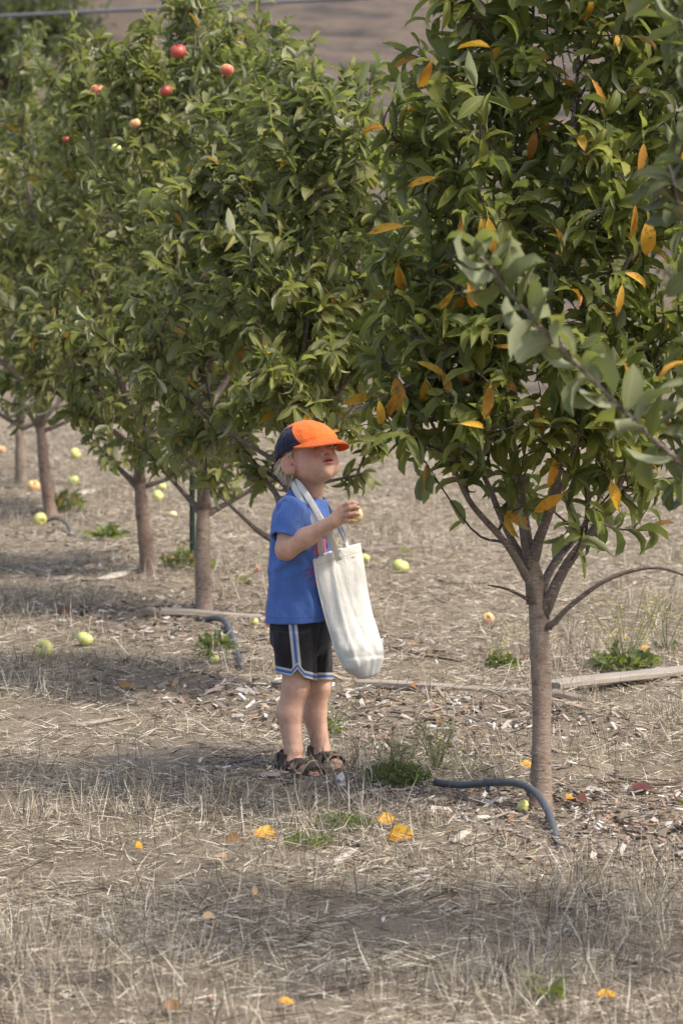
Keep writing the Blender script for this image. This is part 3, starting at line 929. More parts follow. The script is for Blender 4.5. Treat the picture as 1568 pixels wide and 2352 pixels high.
def apple(p, r, mat_, label, group, seed, tilt=None, name='apple', stem=True, up=None):
    rs = np.random.default_rng(seed)
    nu, nv = 28, 18
    th = np.linspace(0, math.pi, nv); ph = np.linspace(0, 2 * math.pi, nu, endpoint=False)
    T, Ph = np.meshgrid(th, ph, indexing='ij')
    rr = r * (.80 + .24 * np.sin(T) ** .9) * (1 - .05 * np.cos(T * 1)) * (1 + .025 * np.cos(5 * Ph) * np.cos(T / 2 + 1.2) ** 2)
    z = rr * np.cos(T) * .93
    z = z - r * .30 * np.exp(-(T / .34) ** 2) + r * .16 * np.exp(-((math.pi - T) / .30) ** 2)
    wob = 1 + .03 * np.sin(2 * Ph + seed)
    v = np.stack([rr * np.sin(T) * np.cos(Ph) * wob, rr * np.sin(T) * np.sin(Ph), z], -1).reshape(-1, 3)
    i = np.arange(nv - 1)[:, None] * nu; j = np.arange(nu)[None]
    f = np.stack([i + j, i + nu + j, i + nu + (j + 1) % nu, i + (j + 1) % nu], -1).reshape(-1, 4)
    zd = unit(np.array([0, 0, 1.]) if up is None else np.asarray(up, float))
    if up is None and tilt: 
        a = rs.uniform(0, 6.28); zd = unit(np.array([math.sin(tilt) * math.cos(a), math.sin(tilt) * math.sin(a), math.cos(tilt)]))
    xd = unit(np.cross(zd, [.3, 1, .2])); yd = np.cross(zd, xd)
    M = np.stack([xd, yd, zd])
    root = tag(mesh(name, v @ M + p, f, mat_, origin=p), label, 'apple', group)
    if stem:
        s = np.array([[0, 0, r * .45], [.03 * r, 0, r * .8], [.15 * r, .08 * r, r * 1.2]])
        sv, sf = tube(resample(s, 6) @ M + p, .0016, 6)
        mesh('stem', sv, sf, STEM, root)
    return root


GF = 'apples fallen on the ground'
fallen = [  # px, py of the centre, apparent width in px, material, label
    (101, 1489, 43, YELLOW, 'large yellow apple on the ground, leftmost of the two side by side in the straw'),
    (196, 1473, 38, GREEN, 'green-yellow apple with its stem hollow showing, beside the large yellow apple'),
    (92, 1185, 32, YELLOW, 'yellow apple at the foot of the reddish leaning trunk by the far hose'),
    (78, 1113, 30, ROSY, 'orange blushed apple beside the thin leftmost trunk'),
    (169, 1102, 27, GREEN, 'round green apple right of the reddish leaning trunk, above the pale bark strip'),
    (364, 1137, 29, GREEN, 'green apple on the ground just right of the leaning trunk'),
    (372, 1110, 22, GREEN, 'small green apple below the crown, above the apple right of the leaning trunk'),
    (397, 1181, 19, PALE, 'small pale yellow apple near the green stake'),
    (920, 1296, 38, GREEN, 'scarred green apple lying right of the bag before the far board'),
    (836, 1287, 26, YELLOW, 'yellow apple peeping out from behind the right edge of the bag'),
    (1120, 1424, 28, ROSY, 'pinkish apple half sunk in straw left of the front trunk'),
    (1199, 1846, 32, YELLOW, 'battered yellow apple under the hose at the foot of the front trunk'),
    (585, 1424, 18, GREEN, 'small green apple between the boy and the straight ringed trunk'),
    (493, 1517, 22, YELLOW, 'yellow apple half hidden in straw below the middle hose'),
    (592, 1306, 12, RED, 'tiny dark red apple on the ground left of the blue shirt'),
    (174, 1036, 26, YELLOW, 'dull yellow apple far back under the left crowns'),
    (3, 1034, 22, ROSY, 'pinkish apple cut by the left edge of the picture'),
]
for k, (px, py, wpx, mt, lab) in enumerate(fallen):
    g0 = ground(px, py + wpx * .44); r = wpx / 2 * g0[1] / FPX
    apple(at(px, py, g0[1]) * [1, 1, 0] + [0, 0, g0[2] + r * .80], r, mt, lab, GF, 200 + k, tilt=rg.uniform(.3, 1.3))
GT = 'apples hanging in the trees'
for k, (px, py, wpx, d, mt, lab) in enumerate([
    (409, 117, 37, 13.25, RED, 'red apple hanging highest in the left trees, against the hillside gap'),
    (381, 208, 27, 13.3, RED, 'small deep red apple directly below the highest red apple'),
    (224, 207, 34, 14.3, BLUSH, 'orange blushed apple at the left of the hanging apples'),
    (521, 160, 31, 13.35, BLUSH, 'red and yellow apple hanging right of the highest red apple'),
    (310, 283, 26, 13.6, ROSY, 'pale yellow apple hanging below the orange blushed apple'),
    (152, 319, 17, 14.3, RED, 'tiny pinkish apple at the far left of the hanging apples'),
    (268, 340, 24, 13.6, GREEN, 'green apple hanging below the pale yellow one'),
    (1160, 868, 16, 9.3, BLUSH, 'small orange apple deep in the front tree'),
]):
    p = at(px, py, d)
    apple(p, wpx / 2 * d / FPX, mt, lab, GT, 300 + k, tilt=.4)


# ------------------------------------------------------------------ boards, stake, hoses, bark, sticks
def weathered(name, c):
    m, nt, b = material(name)
    n = noise(nt, 1, 5, .65, mapping(nt, (6, 90, 90)))
    nt.links.new(ramp(nt, n, [(.3, tuple(x * .55 for x in c)), (.55, c), (.75, tuple(min(1, x * 1.25) for x in c))]), b.inputs['Base Color'])
    b.inputs['Roughness'].default_value = .85
    bump(nt, b, n, .5, .003)
    return m


WOOD = weathered('weathered board', (.30, .255, .205))
WOOD2 = weathered('dark board', (.20, .155, .12))


def board(a, b_, w, t, mt, label, lift=0.0):
    a, b_ = np.array(a, float), np.array(b_, float)
    d = unit(b_ - a); L = np.linalg.norm(b_ - a)
    s = unit(np.cross([0, 0, 1.], d)); u = np.cross(d, s)
    n = 14; be = .004
    prof = np.array([(-w / 2 + be, 0), (-w / 2, be), (-w / 2, t - be), (-w / 2 + be, t), (w / 2 - be, t), (w / 2, t - be), (w / 2, be), (w / 2 - be, 0)])
    v = []
    for k in range(n + 1):
        x = k / n
        c = a + d * L * x + u * (lift + .004 * math.sin(5 * x + L))
        jit = 1 + .015 * math.sin(9 * x + 3)
        v += [c + s * (q[0] * jit) + u * q[1] for q in prof]
    v = np.array(v)
    i = np.arange(n)[:, None] * 8; j = np.arange(8)[None]
    f = np.stack([i + j, i + (j + 1) % 8, i + 8 + (j + 1) % 8, i + 8 + j], -1).reshape(-1, 4)
    e = np.array([[7, 6, 1, 0], [6, 5, 2, 1], [5, 4, 3, 2]]); o = n * 8
    f = np.vstack([f, e, (e + o)[:, ::-1]])
    # straight lengths keep their own axis: build along local x
    loc = a
    M = np.stack([d, s, u])
    ob = mesh('board', (v - a) @ M.T, f, mt, origin=(0, 0, 0), smooth=False)
    from mathutils import Matrix
    ob.matrix_world = Matrix(((d[0], s[0], u[0], a[0]), (d[1], s[1], u[1], a[1]), (d[2], s[2], u[2], a[2]), (0, 0, 0, 1)))
    return tag(ob, label, 'board')


def gp(px, py, dz=0.0):
    p = ground(px, py); p[2] += dz
    return p


board(gp(822, 1578), gp(1222, 1600), .06, .022, WOOD, 'long grey board on the straw between the bag and the front trunk')
board(gp(1262, 1596, .012), gp(1700, 1535, .012), .09, .022, WOOD, 'long pale board running from the front trunk to the right edge')
board(gp(1255, 1612), gp(1336, 1614), .05, .022, WOOD2, 'short dark board end lying under the pale board beside the front trunk')
board(gp(330, 1420), gp(372, 1421), .07, .028, WOOD2, 'short dark board end left of the straight ringed trunk')
board(gp(368, 1420, .004), gp(600, 1416, .004), .06, .024, WOOD, 'grey board on the ground behind the straight ringed trunk')
board(gp(832, 1270), gp(1055, 1262), .09, .022, WOOD2, 'flat brown board far back right of the bag')

# green metal stake
sb = gp(442, 1303); sd_ = sb[1]
root = empty('stake', sb, 'dark green metal stake pushed in beside the straight ringed trunk', 'stake')
g = Geo()
for (x0, y0, x1, y1) in ((-.012, 0, .012, .005), (-.0035, -.016, .0035, 0)):
    v = np.array([[x, y, z] for z in (-.1, 1.15) for (x, y) in ((x0, y0), (x1, y0), (x1, y1), (x0, y1))]) + sb
    g.add(v, [[0, 1, 5, 4], [1, 2, 6, 5], [2, 3, 7, 6], [3, 0, 4, 7], [4, 5, 6, 7], [3, 2, 1, 0]])
g.build('post', simple('green paint', (.022, .042, .03), .5, .3, 40), root, smooth=False)
STUD = simple('stake stud', (.05, .07, .055), .5)
for k in range(12):
    z = .1 + .085 * k
    v = np.array([[x, y, zz] for zz in (z, z + .012) for (x, y) in ((-.006, -.022), (.006, -.022), (.006, -.0165), (-.006, -.0165))]) + sb
    mesh('stud', v, np.array([[0, 1, 5, 4], [1, 2, 6, 5], [2, 3, 7, 6], [3, 0, 4, 7], [4, 5, 6, 7], [3, 2, 1, 0]]), STUD, root, smooth=False)

HOSE = simple('grey rubber hose', (.075, .079, .084), .45, .2, 60, .5, .15)


def hose(pts, r, label, clips=()):
    p = resample(pts, 60)
    root = empty('hose', p[0], label, 'hose')
    v, f = tube(p, r, 14)
    mesh('pipe', v, f, HOSE, root)
    for t in clips:
        i = int(t * 59); c = p[i]; d = unit(p[i + 1] - p[i])
        v, f = tube(np.array([c - d * .004, c + d * .004]), r * 1.22, 14)
        mesh('ring', v, f, HOSE, root)
        v, f = tube(resample([c, c + np.array([0, -.006, -.014]), c + np.array([.004, -.008, -.024])], 5), [.006, .006, .007, .007, .004], 6)
        mesh('dripper', v, f, HOSE, root)


hose([at(1000, 1797, 9.66), at(1060, 1803, 9.56), at(1130, 1798, 9.46), at(1190, 1800, 9.36), at(1230, 1822, 9.24), at(1258, 1865, 9.08), at(1272, 1910, 8.90), at(1281, 1950, 8.72), at(1290, 1985, 8.55), at(1297, 2015, 8.40)],
     .0100, 'thick grey hose arching in front of the front trunk', (.22, .40))
ph = ground(470, 1428)[1]
hose([at(450, 1430, ph), at(490, 1420, ph - .08), at(516, 1427, ph - .25), at(532, 1460, ph - .55), at(545, 1500, ph - 1.05), at(553, 1530, ph - 1.5)], .0115,
     'grey hose arching out of the ground beside the straight ringed trunk', (.5,))
ph = ground(120, 1192)[1]
hose([at(60, 1218, ph - .1), at(100, 1200, ph - .15), at(128, 1191, ph - .2), at(150, 1200, ph - .5), at(163, 1225, ph - .8), at(172, 1262, ph - 1.1)], .0085,
     'thin grey hose at the foot of the reddish leaning trunk, far left', ())


def slab(pts, w, label, mt, name='bark_strip', t=.014, cat='bark'):
    """a curled strip of bark or driftwood lying on the ground"""
    p = resample([gp(*q) + [0, 0, .006] for q in pts], 16)
    ww = w * np.interp(np.linspace(0, 1, 16), [0, .15, .6, 1], [.3, .9, 1, .25])
    ww = ww * (1 + .15 * vnoise(p * 40, len(label)))
    d = unit(np.gradient(p, axis=0)); s = np.cross(d, [0, 0, 1.])
    v, f = tube(p, ww * .5, 10, flat=t / w, wdir=s)
    return tag(mesh(name, v, f, mt, origin=p[0]), label, cat)


BARKP = weathered('pale driftwood', (.46, .40, .32))
slab([(228, 1338), (265, 1328), (310, 1312)], .085, 'pale broad slab of bark left of the leaning trunk foot', BARKP)
slab([(170, 1140), (200, 1130), (225, 1118)], .10, 'pale weathered wood strip between two far green apples', BARKP)
slab([(110, 1338), (140, 1336), (180, 1326)], .07, 'dark flat piece of bark left of the pale broad slab', WOOD2)
slab([(750, 2003), (780, 1988), (822, 1958)], .034, 'pale splintered wood piece in the straw below the green weeds', BARKP)
slab([(815, 1838), (870, 1828), (930, 1822)], .022, 'long grey stick in the mulch under the low green weed', WOOD)
slab([(1040, 1955), (1060, 1940), (1080, 1922)], .030, 'thin pale peel of bark in the mulch left of the hose end', BARKP)
slab([(1085, 1886), (1110, 1884), (1130, 1880)], .036, 'tan flake of bark below the arching hose', BARKP)
slab([(175, 1675), (230, 1662), (300, 1645)], .02, 'grey twig among chips far left of the boy', WOOD)
slab([(470, 1592), (505, 1586), (535, 1572)], .02, 'curved grey stick left of the boy knees', WOOD)
slab([(1330, 2300), (1336, 2320), (1345, 2345)], .03, 'tan wood splinter at the bottom edge beside the round green leaf', BARKP)
for k, (pts, lab) in enumerate([
    ([(998, 1331), (1040, 1341), (1120, 1345)], 'dark thin stick lying right of the bag before the far board'),
    ([(1560, 1790), (1500, 1802), (1420, 1795)], 'dark thin stick in the mulch at the right edge'),
    ([(690, 2305), (750, 2290), (850, 2268)], 'dark forked stick near the bottom edge'),
    ([(930, 1500), (1010, 1506), (1060, 1520)], 'brown twig lying between bag and front trunk')]):
    v, f = tube(resample([gp(*q) + [0, 0, .01] for q in pts], 12), np.linspace(.005, .0025, 12), 7)
    tag(mesh('stick', v, f, TWIG, origin=gp(*pts[0])), lab, 'stick')

# ------------------------------------------------------------------ fallen leaves
RUST = leaf_material('rust leaf', (.16, .07, .03), (.22, .10, .04), (.30, .16, .07), (.26, .15, .08))
MAROON = leaf_material('maroon leaf', (.06, .012, .016), (.09, .018, .022), (.13, .03, .03), (.12, .04, .04))
TANL = leaf_material('tan leaf', (.40, .26, .14), (.48, .32, .18), (.55, .38, .22), (.5, .36, .22))


def fallen_leaf(px, py, a, ln, mt, yel, label, seed, tilt=.4):
    rs = np.random.default_rng(seed)
    g = Geo(); p = gp(px, py) + [0, 0, .022]
    d = np.array([[math.cos(a), math.sin(a), .12]])
    c0 = p - d[0] * ln * .5
    ln *= .84
    leaves(c0[None], d, np.array([[math.sin(a) * tilt, -tilt - .25, 1.]]), np.array([ln]), np.array([.6]), np.array([float(yel)]), g, rs, aspect=(.6, .75), fold=(.25, .5), curl=(.4, 1.0))
    tag(g.build('fallen_leaf', [mt], origin=p), label, 'leaf', 'single leaves fallen on the ground')


for k, q in enumerate([
    (618, 1930, .3, .085, LEAF_NEAR, 1, 'bright yellow leaf standing up in the straw below the boy feet'),
    (896, 1902, .1, .07, LEAF_NEAR, 1, 'yellow leaf in the mulch, upper of two under the low green weed'),
    (912, 1938, 2.9, .085, LEAF_NEAR, 1, 'yellow leaf with rusty spots, lower of two in the mulch'),
    (325, 1958, 1.0, .045, LEAF_NEAR, 1, 'small orange-yellow leaf alone in the straw at the left'),
    (500, 1997, 2.3, .06, TANL, 0, 'pale tan curled leaf in the straw left of the bright yellow leaf'),
    (665, 2332, .2, .05, LEAF_NEAR, 1, 'yellow leaf at the bottom edge below the dark forked stick'),
    (1402, 2298, .4, .06, RUST, 1, 'orange-brown leaf at the bottom right in the shade'),
    (525, 1952, 2.8, .07, RUST, 0, 'rusty brown leaf just left of the bright yellow leaf'),
    (593, 2073, 1.2, .055, TANL, 0, 'pinkish tan leaf below the bright yellow leaf'),
    (485, 2118, .5, .045, TANL, 0, 'small tan leaf alone in the straw at the lower left'),
    (403, 2345, .5, .05, RUST, 0, 'rust leaf cut by the bottom edge'),
    (962, 1588, .2, .06, RUST, 0, 'rusty leaf lying against the long grey board'),
    (1010, 1668, 1.4, .10, RUST, 0, 'crumpled brown leaf upright in the grass right of the boy'),
    (1490, 1826, .2, .10, MAROON, 0, 'maroon withered leaf in the mulch right of the front trunk'),
    (1560, 1852, 1.2, .08, MAROON, 0, 'dark red crumpled leaf at the right edge of the mulch'),
    (1345, 1845, .7, .06, MAROON, 0, 'dark red leaf near the hose bend in the mulch'),
    (1312, 1842, 1.0, .06, RUST, 1, 'small orange leaf touching the mulch beside the hose bend'),
    (1108, 1497, .6, .05, MAROON, 0, 'maroon bit of leaf in straw before the left mustard plant'),
    (1210, 1518, 1.0, .06, MAROON, 0, 'dark red leaf just left of the front trunk behind the boards'),
    (140, 1418, 2.6, .10, MAROON, 0, 'dark folded leaf in grass above the two yellow apples'),
    (295, 1580, .7, .07, RUST, 0, 'reddish leaf in the straw right of the two yellow apples'),
    (1215, 1771, .1, .05, RUST, 1, 'orange leaf tucked against the front trunk above the hose'),
    (1485, 1505, .1, .05, LEAF_NEAR, 1, 'yellowish leaf beside the flowering mustard plant'),
    (935, 1278, .5, .09, LEAF_NEAR, 0, 'green leaf lying on the scarred green apple'),
    (565, 1348, .2, .10, LEAF_NEAR, 0, 'green leaf on the ground left of the blue shirt'),
    (428, 1265, .1, .10, LEAF_FAR, 0, 'pale green leaf lying near the foot of the green stake'),
    (1015, 1620, 1.0, .04, LEAF_NEAR, 0, 'tiny green leaf in the chips right of the boy'),
]):
    fallen_leaf(*q[:4], q[4], q[5], q[6], 500 + k)

# ------------------------------------------------------------------ weeds
WEED = leaf_material('weed leaf', (.032, .052, .016), (.065, .095, .030), (.13, .16, .055), (.11, .135, .065), .6)
WSTEM = simple('weed stem', (.22, .22, .11), .7)
FLOWER = simple('mustard petal', (.75, .62, .05), .6)


def weed(px, py, label, seed, w, h, n, leaf=(.02, .05), stems=0, sh=.2, flowers=0, tint=(.2, .9), group=None, yel=0.0, name='weed'):
    rs = np.random.default_rng(seed)
    p = gp(px, py)
    root = empty(name, p, label, 'weed', group)
    g = Geo()
    a = rs.uniform(0, 6.28, n); r = np.sqrt(rs.random(n)) * w / 2
    P = np.stack([p[0] + r * np.cos(a), p[1] + r * np.sin(a) * 1.2, p[2] + rs.random(n) * h * (1 - .6 * r / (w / 2 + 1e-6)) + .004], 1)
    D = unit(np.stack([np.cos(a) * .6, np.sin(a) * .6, rs.uniform(.1, 1.1, n)], 1) + rs.normal(0, .4, (n, 3)))
    leaves(P, D, unit(rs.normal(0, .5, (n, 3)) + [0, -.2, 1]), rs.uniform(*leaf, n), rs.uniform(*tint, n), (rs.random(n) < yel) * 1., g, rs, aspect=(.35, .6))
    g.build('foliage', [WEED], root)
    if stems:
        gs = Geo(); gf = Geo()
        for k in range(stems):
            a = rs.uniform(0, 6.28); ln = sh * rs.uniform(.6, 1.1)
            e = p + np.array([math.cos(a) * ln * rs.uniform(.2, .8), math.sin(a) * ln * .5, ln])
            q = resample([p, (p + e) / 2 + rs.normal(0, .015, 3) + [0, 0, .02], e], 9)
            v, f = tube(q, np.linspace(.0022, .001, 9), 5); gs.add(v, f)
            for j in range(3, 9):
                if rs.random() < .8:
                    d = unit(rs.normal(size=3) + [0, 0, .6]) * rs.uniform(.02, .06)
                    v, f = tube(np.array([q[j], q[j] + d * .6, q[j] + d]), .0009, 4); gs.add(v, f)
                    if flowers and rs.random() < flowers:
                        c = q[j] + d
                        for z in range(4):
                            b_ = z * 1.57
                            t = np.array([math.cos(b_), math.sin(b_), .5]) * .006
                            s_ = np.array([-math.sin(b_), math.cos(b_), 0]) * .0028
                            gf.add([c, c + t * .7 + s_, c + t, c + t * .7 - s_], [[0, 1, 2, 3]])
        gs.build('stems', [WSTEM], root)
        if flowers and gf.n: gf.build('blossom', [FLOWER], root)


weed(1435, 1542, 'mustard plant with many yellow flowers and a dark leaf rosette, right of the front trunk', 1, .20, .05, 130, (.03, .06), 14, .26, .9, group='flowering mustard weeds')
weed(1530, 1500, 'thin leaning mustard stems with yellow flowers at the right edge', 2, .08, .03, 20, (.02, .04), 8, .24, .9, group='flowering mustard weeds')
weed(1152, 1530, 'small mustard plant with few flowers left of the front trunk', 3, .09, .05, 90, (.02, .04), 4, .10, .7, group='flowering mustard weeds')
weed(910, 1802, 'dense dark green low weed right of the boy sandals', 4, .17, .055, 700, (.010, .024), 14, .13, 0, tint=(.0, .7))
weed(1000, 1770, 'thin pale weed stems mixed into the dry grass behind the hose end', 12, .30, .06, 120, (.008, .018), 16, .13, .15, tint=(.5, 1.))
weed(785, 1900, 'flat green weed in the mulch below the boy', 5, .13, .03, 420, (.010, .022))
weed(708, 1945, 'sparse pale green weed beside the bright yellow leaf', 6, .12, .022, 240, (.010, .020), tint=(.5, 1.))
weed(1230, 2308, 'broad round green weed leaf at the bottom right', 7, .03, .035, 7, (.05, .07), 3, .05)
weed(155, 1180, 'leafy yellow-green weed right of the reddish leaning trunk', 8, .16, .14, 90, (.03, .06), 6, .16, tint=(.5, 1.), yel=.03)
weed(238, 1240, 'light green weed left of the leaning trunk', 9, .14, .04, 36, (.05, .08), tint=(.6, 1.))
weed(430, 1308, 'yellowish brown tuft at the foot of the green stake', 10, .22, .07, 150, (.02, .05), 5, .1, tint=(.5, 1.), yel=.06)
weed(490, 1500, 'dark green sprig under the middle hose', 11, .11, .06, 46, (.03, .055), 3, .08, tint=(.0, .5))
weed(470, 1520, 'little weed left of the yellow apple below the middle hose', 13, .05, .02, 20, (.02, .035))
weed(765, 1690, 'green sprig right behind the boy calves', 14, .05, .10, 30, (.02, .035), 3, .12)

# ------------------------------------------------------------------ the boy: distance fields turned into one smooth surface each
DB = float(ground(700, 1776)[1])      # world depth of the boy


def B(px, py, dy=0.0):
    return at(px, py, DB + dy)


class Field:
    def __init__(self, lo, hi, h, big=.06):
        self.lo = np.asarray(lo, float); self.h = h
        n = np.ceil((np.asarray(hi) - self.lo) / h).astype(int) + 1
        self.ax = [self.lo[i] + h * np.arange(n[i]) for i in range(3)]
        self.f = np.full(n, big, np.float32)

    def box(self, lo, hi, m=.03):
        sl, g = [], []
        for i in range(3):
            a = int(np.clip(np.floor((lo[i] - m - self.lo[i]) / self.h), 0, len(self.ax[i]) - 1))
            b = int(np.clip(np.ceil((hi[i] + m - self.lo[i]) / self.h) + 1, 1, len(self.ax[i])))
            sl.append(slice(a, max(b, a + 1)))
            sh = [1, 1, 1]; sh[i] = -1
            g.append(self.ax[i][sl[i]].reshape(sh))
        return tuple(sl), g

    def op(self, sl, d, k, sub=False):
        f = self.f[sl].astype(float)
        if sub: f, d = f, -d
        if k > 0:
            h = np.clip(.5 + .5 * ((d - f) if not sub else (f - d)) / k, 0, 1)
            r = (d * (1 - h) + f * h - k * h * (1 - h)) if not sub else (d * (1 - h) + f * h + k * h * (1 - h))
        else:
            r = np.maximum(f, d) if sub else np.minimum(f, d)
        self.f[sl] = r

    def cap(self, a, b, r1, r2=None, k=.01, sub=False, m=.03):
        a, b = np.asarray(a, float), np.asarray(b, float); r2 = r1 if r2 is None else r2
        R = max(r1, r2)
        sl, (x, y, z) = self.box(np.minimum(a, b) - R, np.maximum(a, b) + R, m)
        ba = b - a; bb = ba @ ba + 1e-12
        t = np.clip(((x - a[0]) * ba[0] + (y - a[1]) * ba[1] + (z - a[2]) * ba[2]) / bb, 0, 1)
        d = np.sqrt((x - a[0] - t * ba[0]) ** 2 + (y - a[1] - t * ba[1]) ** 2 + (z - a[2] - t * ba[2]) ** 2) - (r1 + (r2 - r1) * t)
        self.op(sl, d, k, sub)

    def ell(self, c, r, M=None, k=.01, sub=False, m=.03):
        c = np.asarray(c, float); r = np.asarray(r, float); M = np.eye(3) if M is None else M
        R = r.max()
        sl, (x, y, z) = self.box(c - R, c + R, m)
        q = [(x - c[0]) * M[i][0] + (y - c[1]) * M[i][1] + (z - c[2]) * M[i][2] for i in range(3)]
        k0 = np.sqrt(sum((q[i] / r[i]) ** 2 for i in range(3))); k1 = np.sqrt(sum((q[i] / r[i] ** 2) ** 2 for i in range(3))) + 1e-9
        self.op(sl, k0 * (k0 - 1) / k1, k, sub)

    def loft(self, zs, cx, cy, a, b, U, V, k=.01, sub=False, off=0.0, p=2.2):
        """elliptic column: half-axes a along U and b along V, changing with height"""
        o = np.argsort(zs); zs = np.asarray(zs)[o]
        cx, cy, a, b = [np.broadcast_to(np.asarray(q, float), zs.shape)[o] for q in (cx, cy, a, b)]
        R = max(a.max(), b.max()) + off
        sl, (x, y, z) = self.box([cx.min() - R, cy.min() - R, zs[0]], [cx.max() + R, cy.max() + R, zs[-1]])
        X, Y, A, Bq = [np.interp(z, zs, q) for q in (cx, cy, a, b)]
        A = A + off; Bq = Bq + off
        u = (x - X) * U[0] + (y - Y) * U[1]; v = (x - X) * V[0] + (y - Y) * V[1]
        e = (np.abs(u / A) ** p + np.abs(v / Bq) ** p) ** (1 / p)
        d = (e - 1) * np.minimum(A, Bq)
        d = np.maximum(d, np.maximum(zs[0] - z, z - zs[-1]))
        self.op(sl, d, k, sub)

    def grid(self):
        return np.meshgrid(*self.ax, indexing='ij', sparse=True)

    def cut(self, n, p):
        """keep the side n points away from"""
        x, y, z = self.grid()
        d = (x - p[0]) * n[0] + (y - p[1]) * n[1] + (z - p[2]) * n[2]
        self.f = np.maximum(self.f, d).astype(np.float32)

    def surface(self, smooth=1):
        f = self.f; s = f < 0
        n = np.array(f.shape)
        c = np.zeros(n - 1, np.int8)
        for i in (0, 1):
            for j in (0, 1):
                for k in (0, 1):
                    c += s[i:n[0] - 1 + i, j:n[1] - 1 + j, k:n[2] - 1 + k]
        idx = np.argwhere((c > 0) & (c < 8))
        vid = np.full(n - 1, -1, np.int32); vid[tuple(idx.T)] = np.arange(len(idx))
        acc = np.zeros((len(idx), 3)); cnt = np.zeros(len(idx))
        cor = [np.array(q) for q in np.ndindex(2, 2, 2)]
        for a in cor:
            for d in range(3):
                if a[d] == 0:
                    b = a.copy(); b[d] = 1
                    fa = f[tuple((idx + a).T)].astype(float); fb = f[tuple((idx + b).T)].astype(float)
                    x = (fa < 0) != (fb < 0)
                    t = np.where(x, fa / np.where(x, fa - fb, 1), 0)
                    p = a[None] + t[:, None] * (b - a)[None]
                    acc += p * x[:, None]; cnt += x
        v = self.lo + (idx + acc / cnt[:, None]) * self.h
        fs = []
        for d in range(3):
            e, g = [(1, 2), (2, 0), (0, 1)][d]
            lo = [slice(None)] * 3; hi = [slice(None)] * 3
            lo[d] = slice(0, n[d] - 1); hi[d] = slice(1, n[d])
            x = np.argwhere(s[tuple(lo)] != s[tuple(hi)])
            x = x[(x[:, e] > 0) & (x[:, g] > 0) & (x[:, e] < n[e] - 1) & (x[:, g] < n[g] - 1)]
            q = []
            for (i, j) in ((-1, -1), (0, -1), (0, 0), (-1, 0)):
                y = x.copy(); y[:, e] += i; y[:, g] += j
                q.append(vid[tuple(y.T)])
            q = np.stack(q, 1)
            ins = s[tuple(x.T)]
            q[~ins] = q[~ins][:, ::-1]
            fs.append(q)
        fc = np.concatenate(fs)
        fc = fc[(fc >= 0).all(1)]
        for _ in range(smooth):
            a = np.zeros_like(v); w = np.zeros(len(v))
            for i in range(4):
                np.add.at(a, fc[:, i], v[fc[:, (i + 1) % 4]]); np.add.at(a, fc[:, i], v[fc[:, (i + 3) % 4]]); np.add.at(w, fc[:, i], 2)
            v = np.where(w[:, None] > 0, v * .45 + .55 * a / np.maximum(w, 1)[:, None], v)
        return v, fc


# frames of head and trunk
def frame(yaw, pitch):
    cy, sy = math.cos(math.radians(yaw)), math.sin(math.radians(yaw)); cp, sp = math.cos(math.radians(pitch)), math.sin(math.radians(pitch))
    F = np.array([cp * cy, -cp * sy, sp]); R = np.array([-sy, -cy, 0]); U = np.cross(R, F)
    return F, R, U


HF, HR, HU = frame(56, 24)
HC = B(708, 1035)
HM = np.stack([HF, HR, HU])


def hd(a, r, b): return HC + HF * a + HR * r + HU * b


boy = empty('person', [B(700, 1776)[0], DB, 0], 'small boy in an orange and navy cap, blue shirt and dark shorts, holding an apple', 'person')

A = Field([B(600, 1400)[0], DB - .24, -.02], [B(850, 1400)[0], DB + .26, B(700, 950)[2]], .0021)
# head
A.ell(hd(-.008, 0, .008), (.082, .066, .070), HM, k=0)
A.ell(hd(.018, 0, -.035), (.060, .057, .058), HM, k=.02)
A.ell(hd(.030, 0, -.070), (.042, .042, .032), HM, k=.02)
for s in (-1, 1):
    A.cap(hd(.040, s * .030, -.052), hd(.030, s * .036, -.060), .027, k=.016)
    A.ell(hd(.079, s * .027, -.012), (.010, .013, .009), HM, k=.012, sub=True)
    A.cap(hd(.068, s * .012, .004), hd(.062, s * .040, .003), .010, k=.012)
A.cap(hd(.063, 0, -.089), hd(.060, 0, -.091), .016, k=.012)
A.cap(hd(.058, 0, -.062), hd(.058, 0, -.064), .024, k=.012)
A.cap(hd(.076, 0, -.006), hd(.090, 0, -.035), .0065, .0098, k=.007)
for s in (-1, 1):
    A.cap(hd(.081, s * .0085, -.038), hd(.080, s * .009, -.038), .0058, k=.005)
    A.cap(hd(.088, s * .0048, -.046), hd(.084, s * .005, -.040), .0030, k=.0015, sub=True)
A.ell(hd(.080, 0, -.0575), (.0108, .0200, .0060), HM, k=.0035)
A.ell(hd(.078, 0, -.0675), (.0112, .0170, .0064), HM, k=.0035)
A.ell(hd(.089, 0, -.0625), (.014, .0125, .0024), HM, k=.0015, sub=True)
for s in (-1, 1):     # ears
    EF = unit(HF * .86 - HR * s * .50); ER = unit(HR * s - EF * (HR * s @ EF)); EM = np.stack([EF, ER, np.cross(EF, ER)])
    ec = hd(-.002, s * .068, -.037)
    A.ell(ec - EF * .006 + ER * .003, (.0225, .0070, .0285), EM, k=.004)
    A.cap(ec - HU * .018 + EF * .003, ec - HU * .021 + EF * .004, .009, .008, k=.006)
    A.ell(ec + ER * .0095 + HU * .003 - EF * .005, (.0140, .0060, .0185), EM, k=.002, sub=True)
    A.cap(ec + ER * .004 - EF * .004 - HU * .010, ec + ER * .004 - EF * .006 + HU * .010, .0030, k=.003)
    A.cap(ec + ER * .006 + EF * .006 - HU * .002, ec + ER * .003 + EF * .007 - HU * .006, .005, k=.003, sub=True)
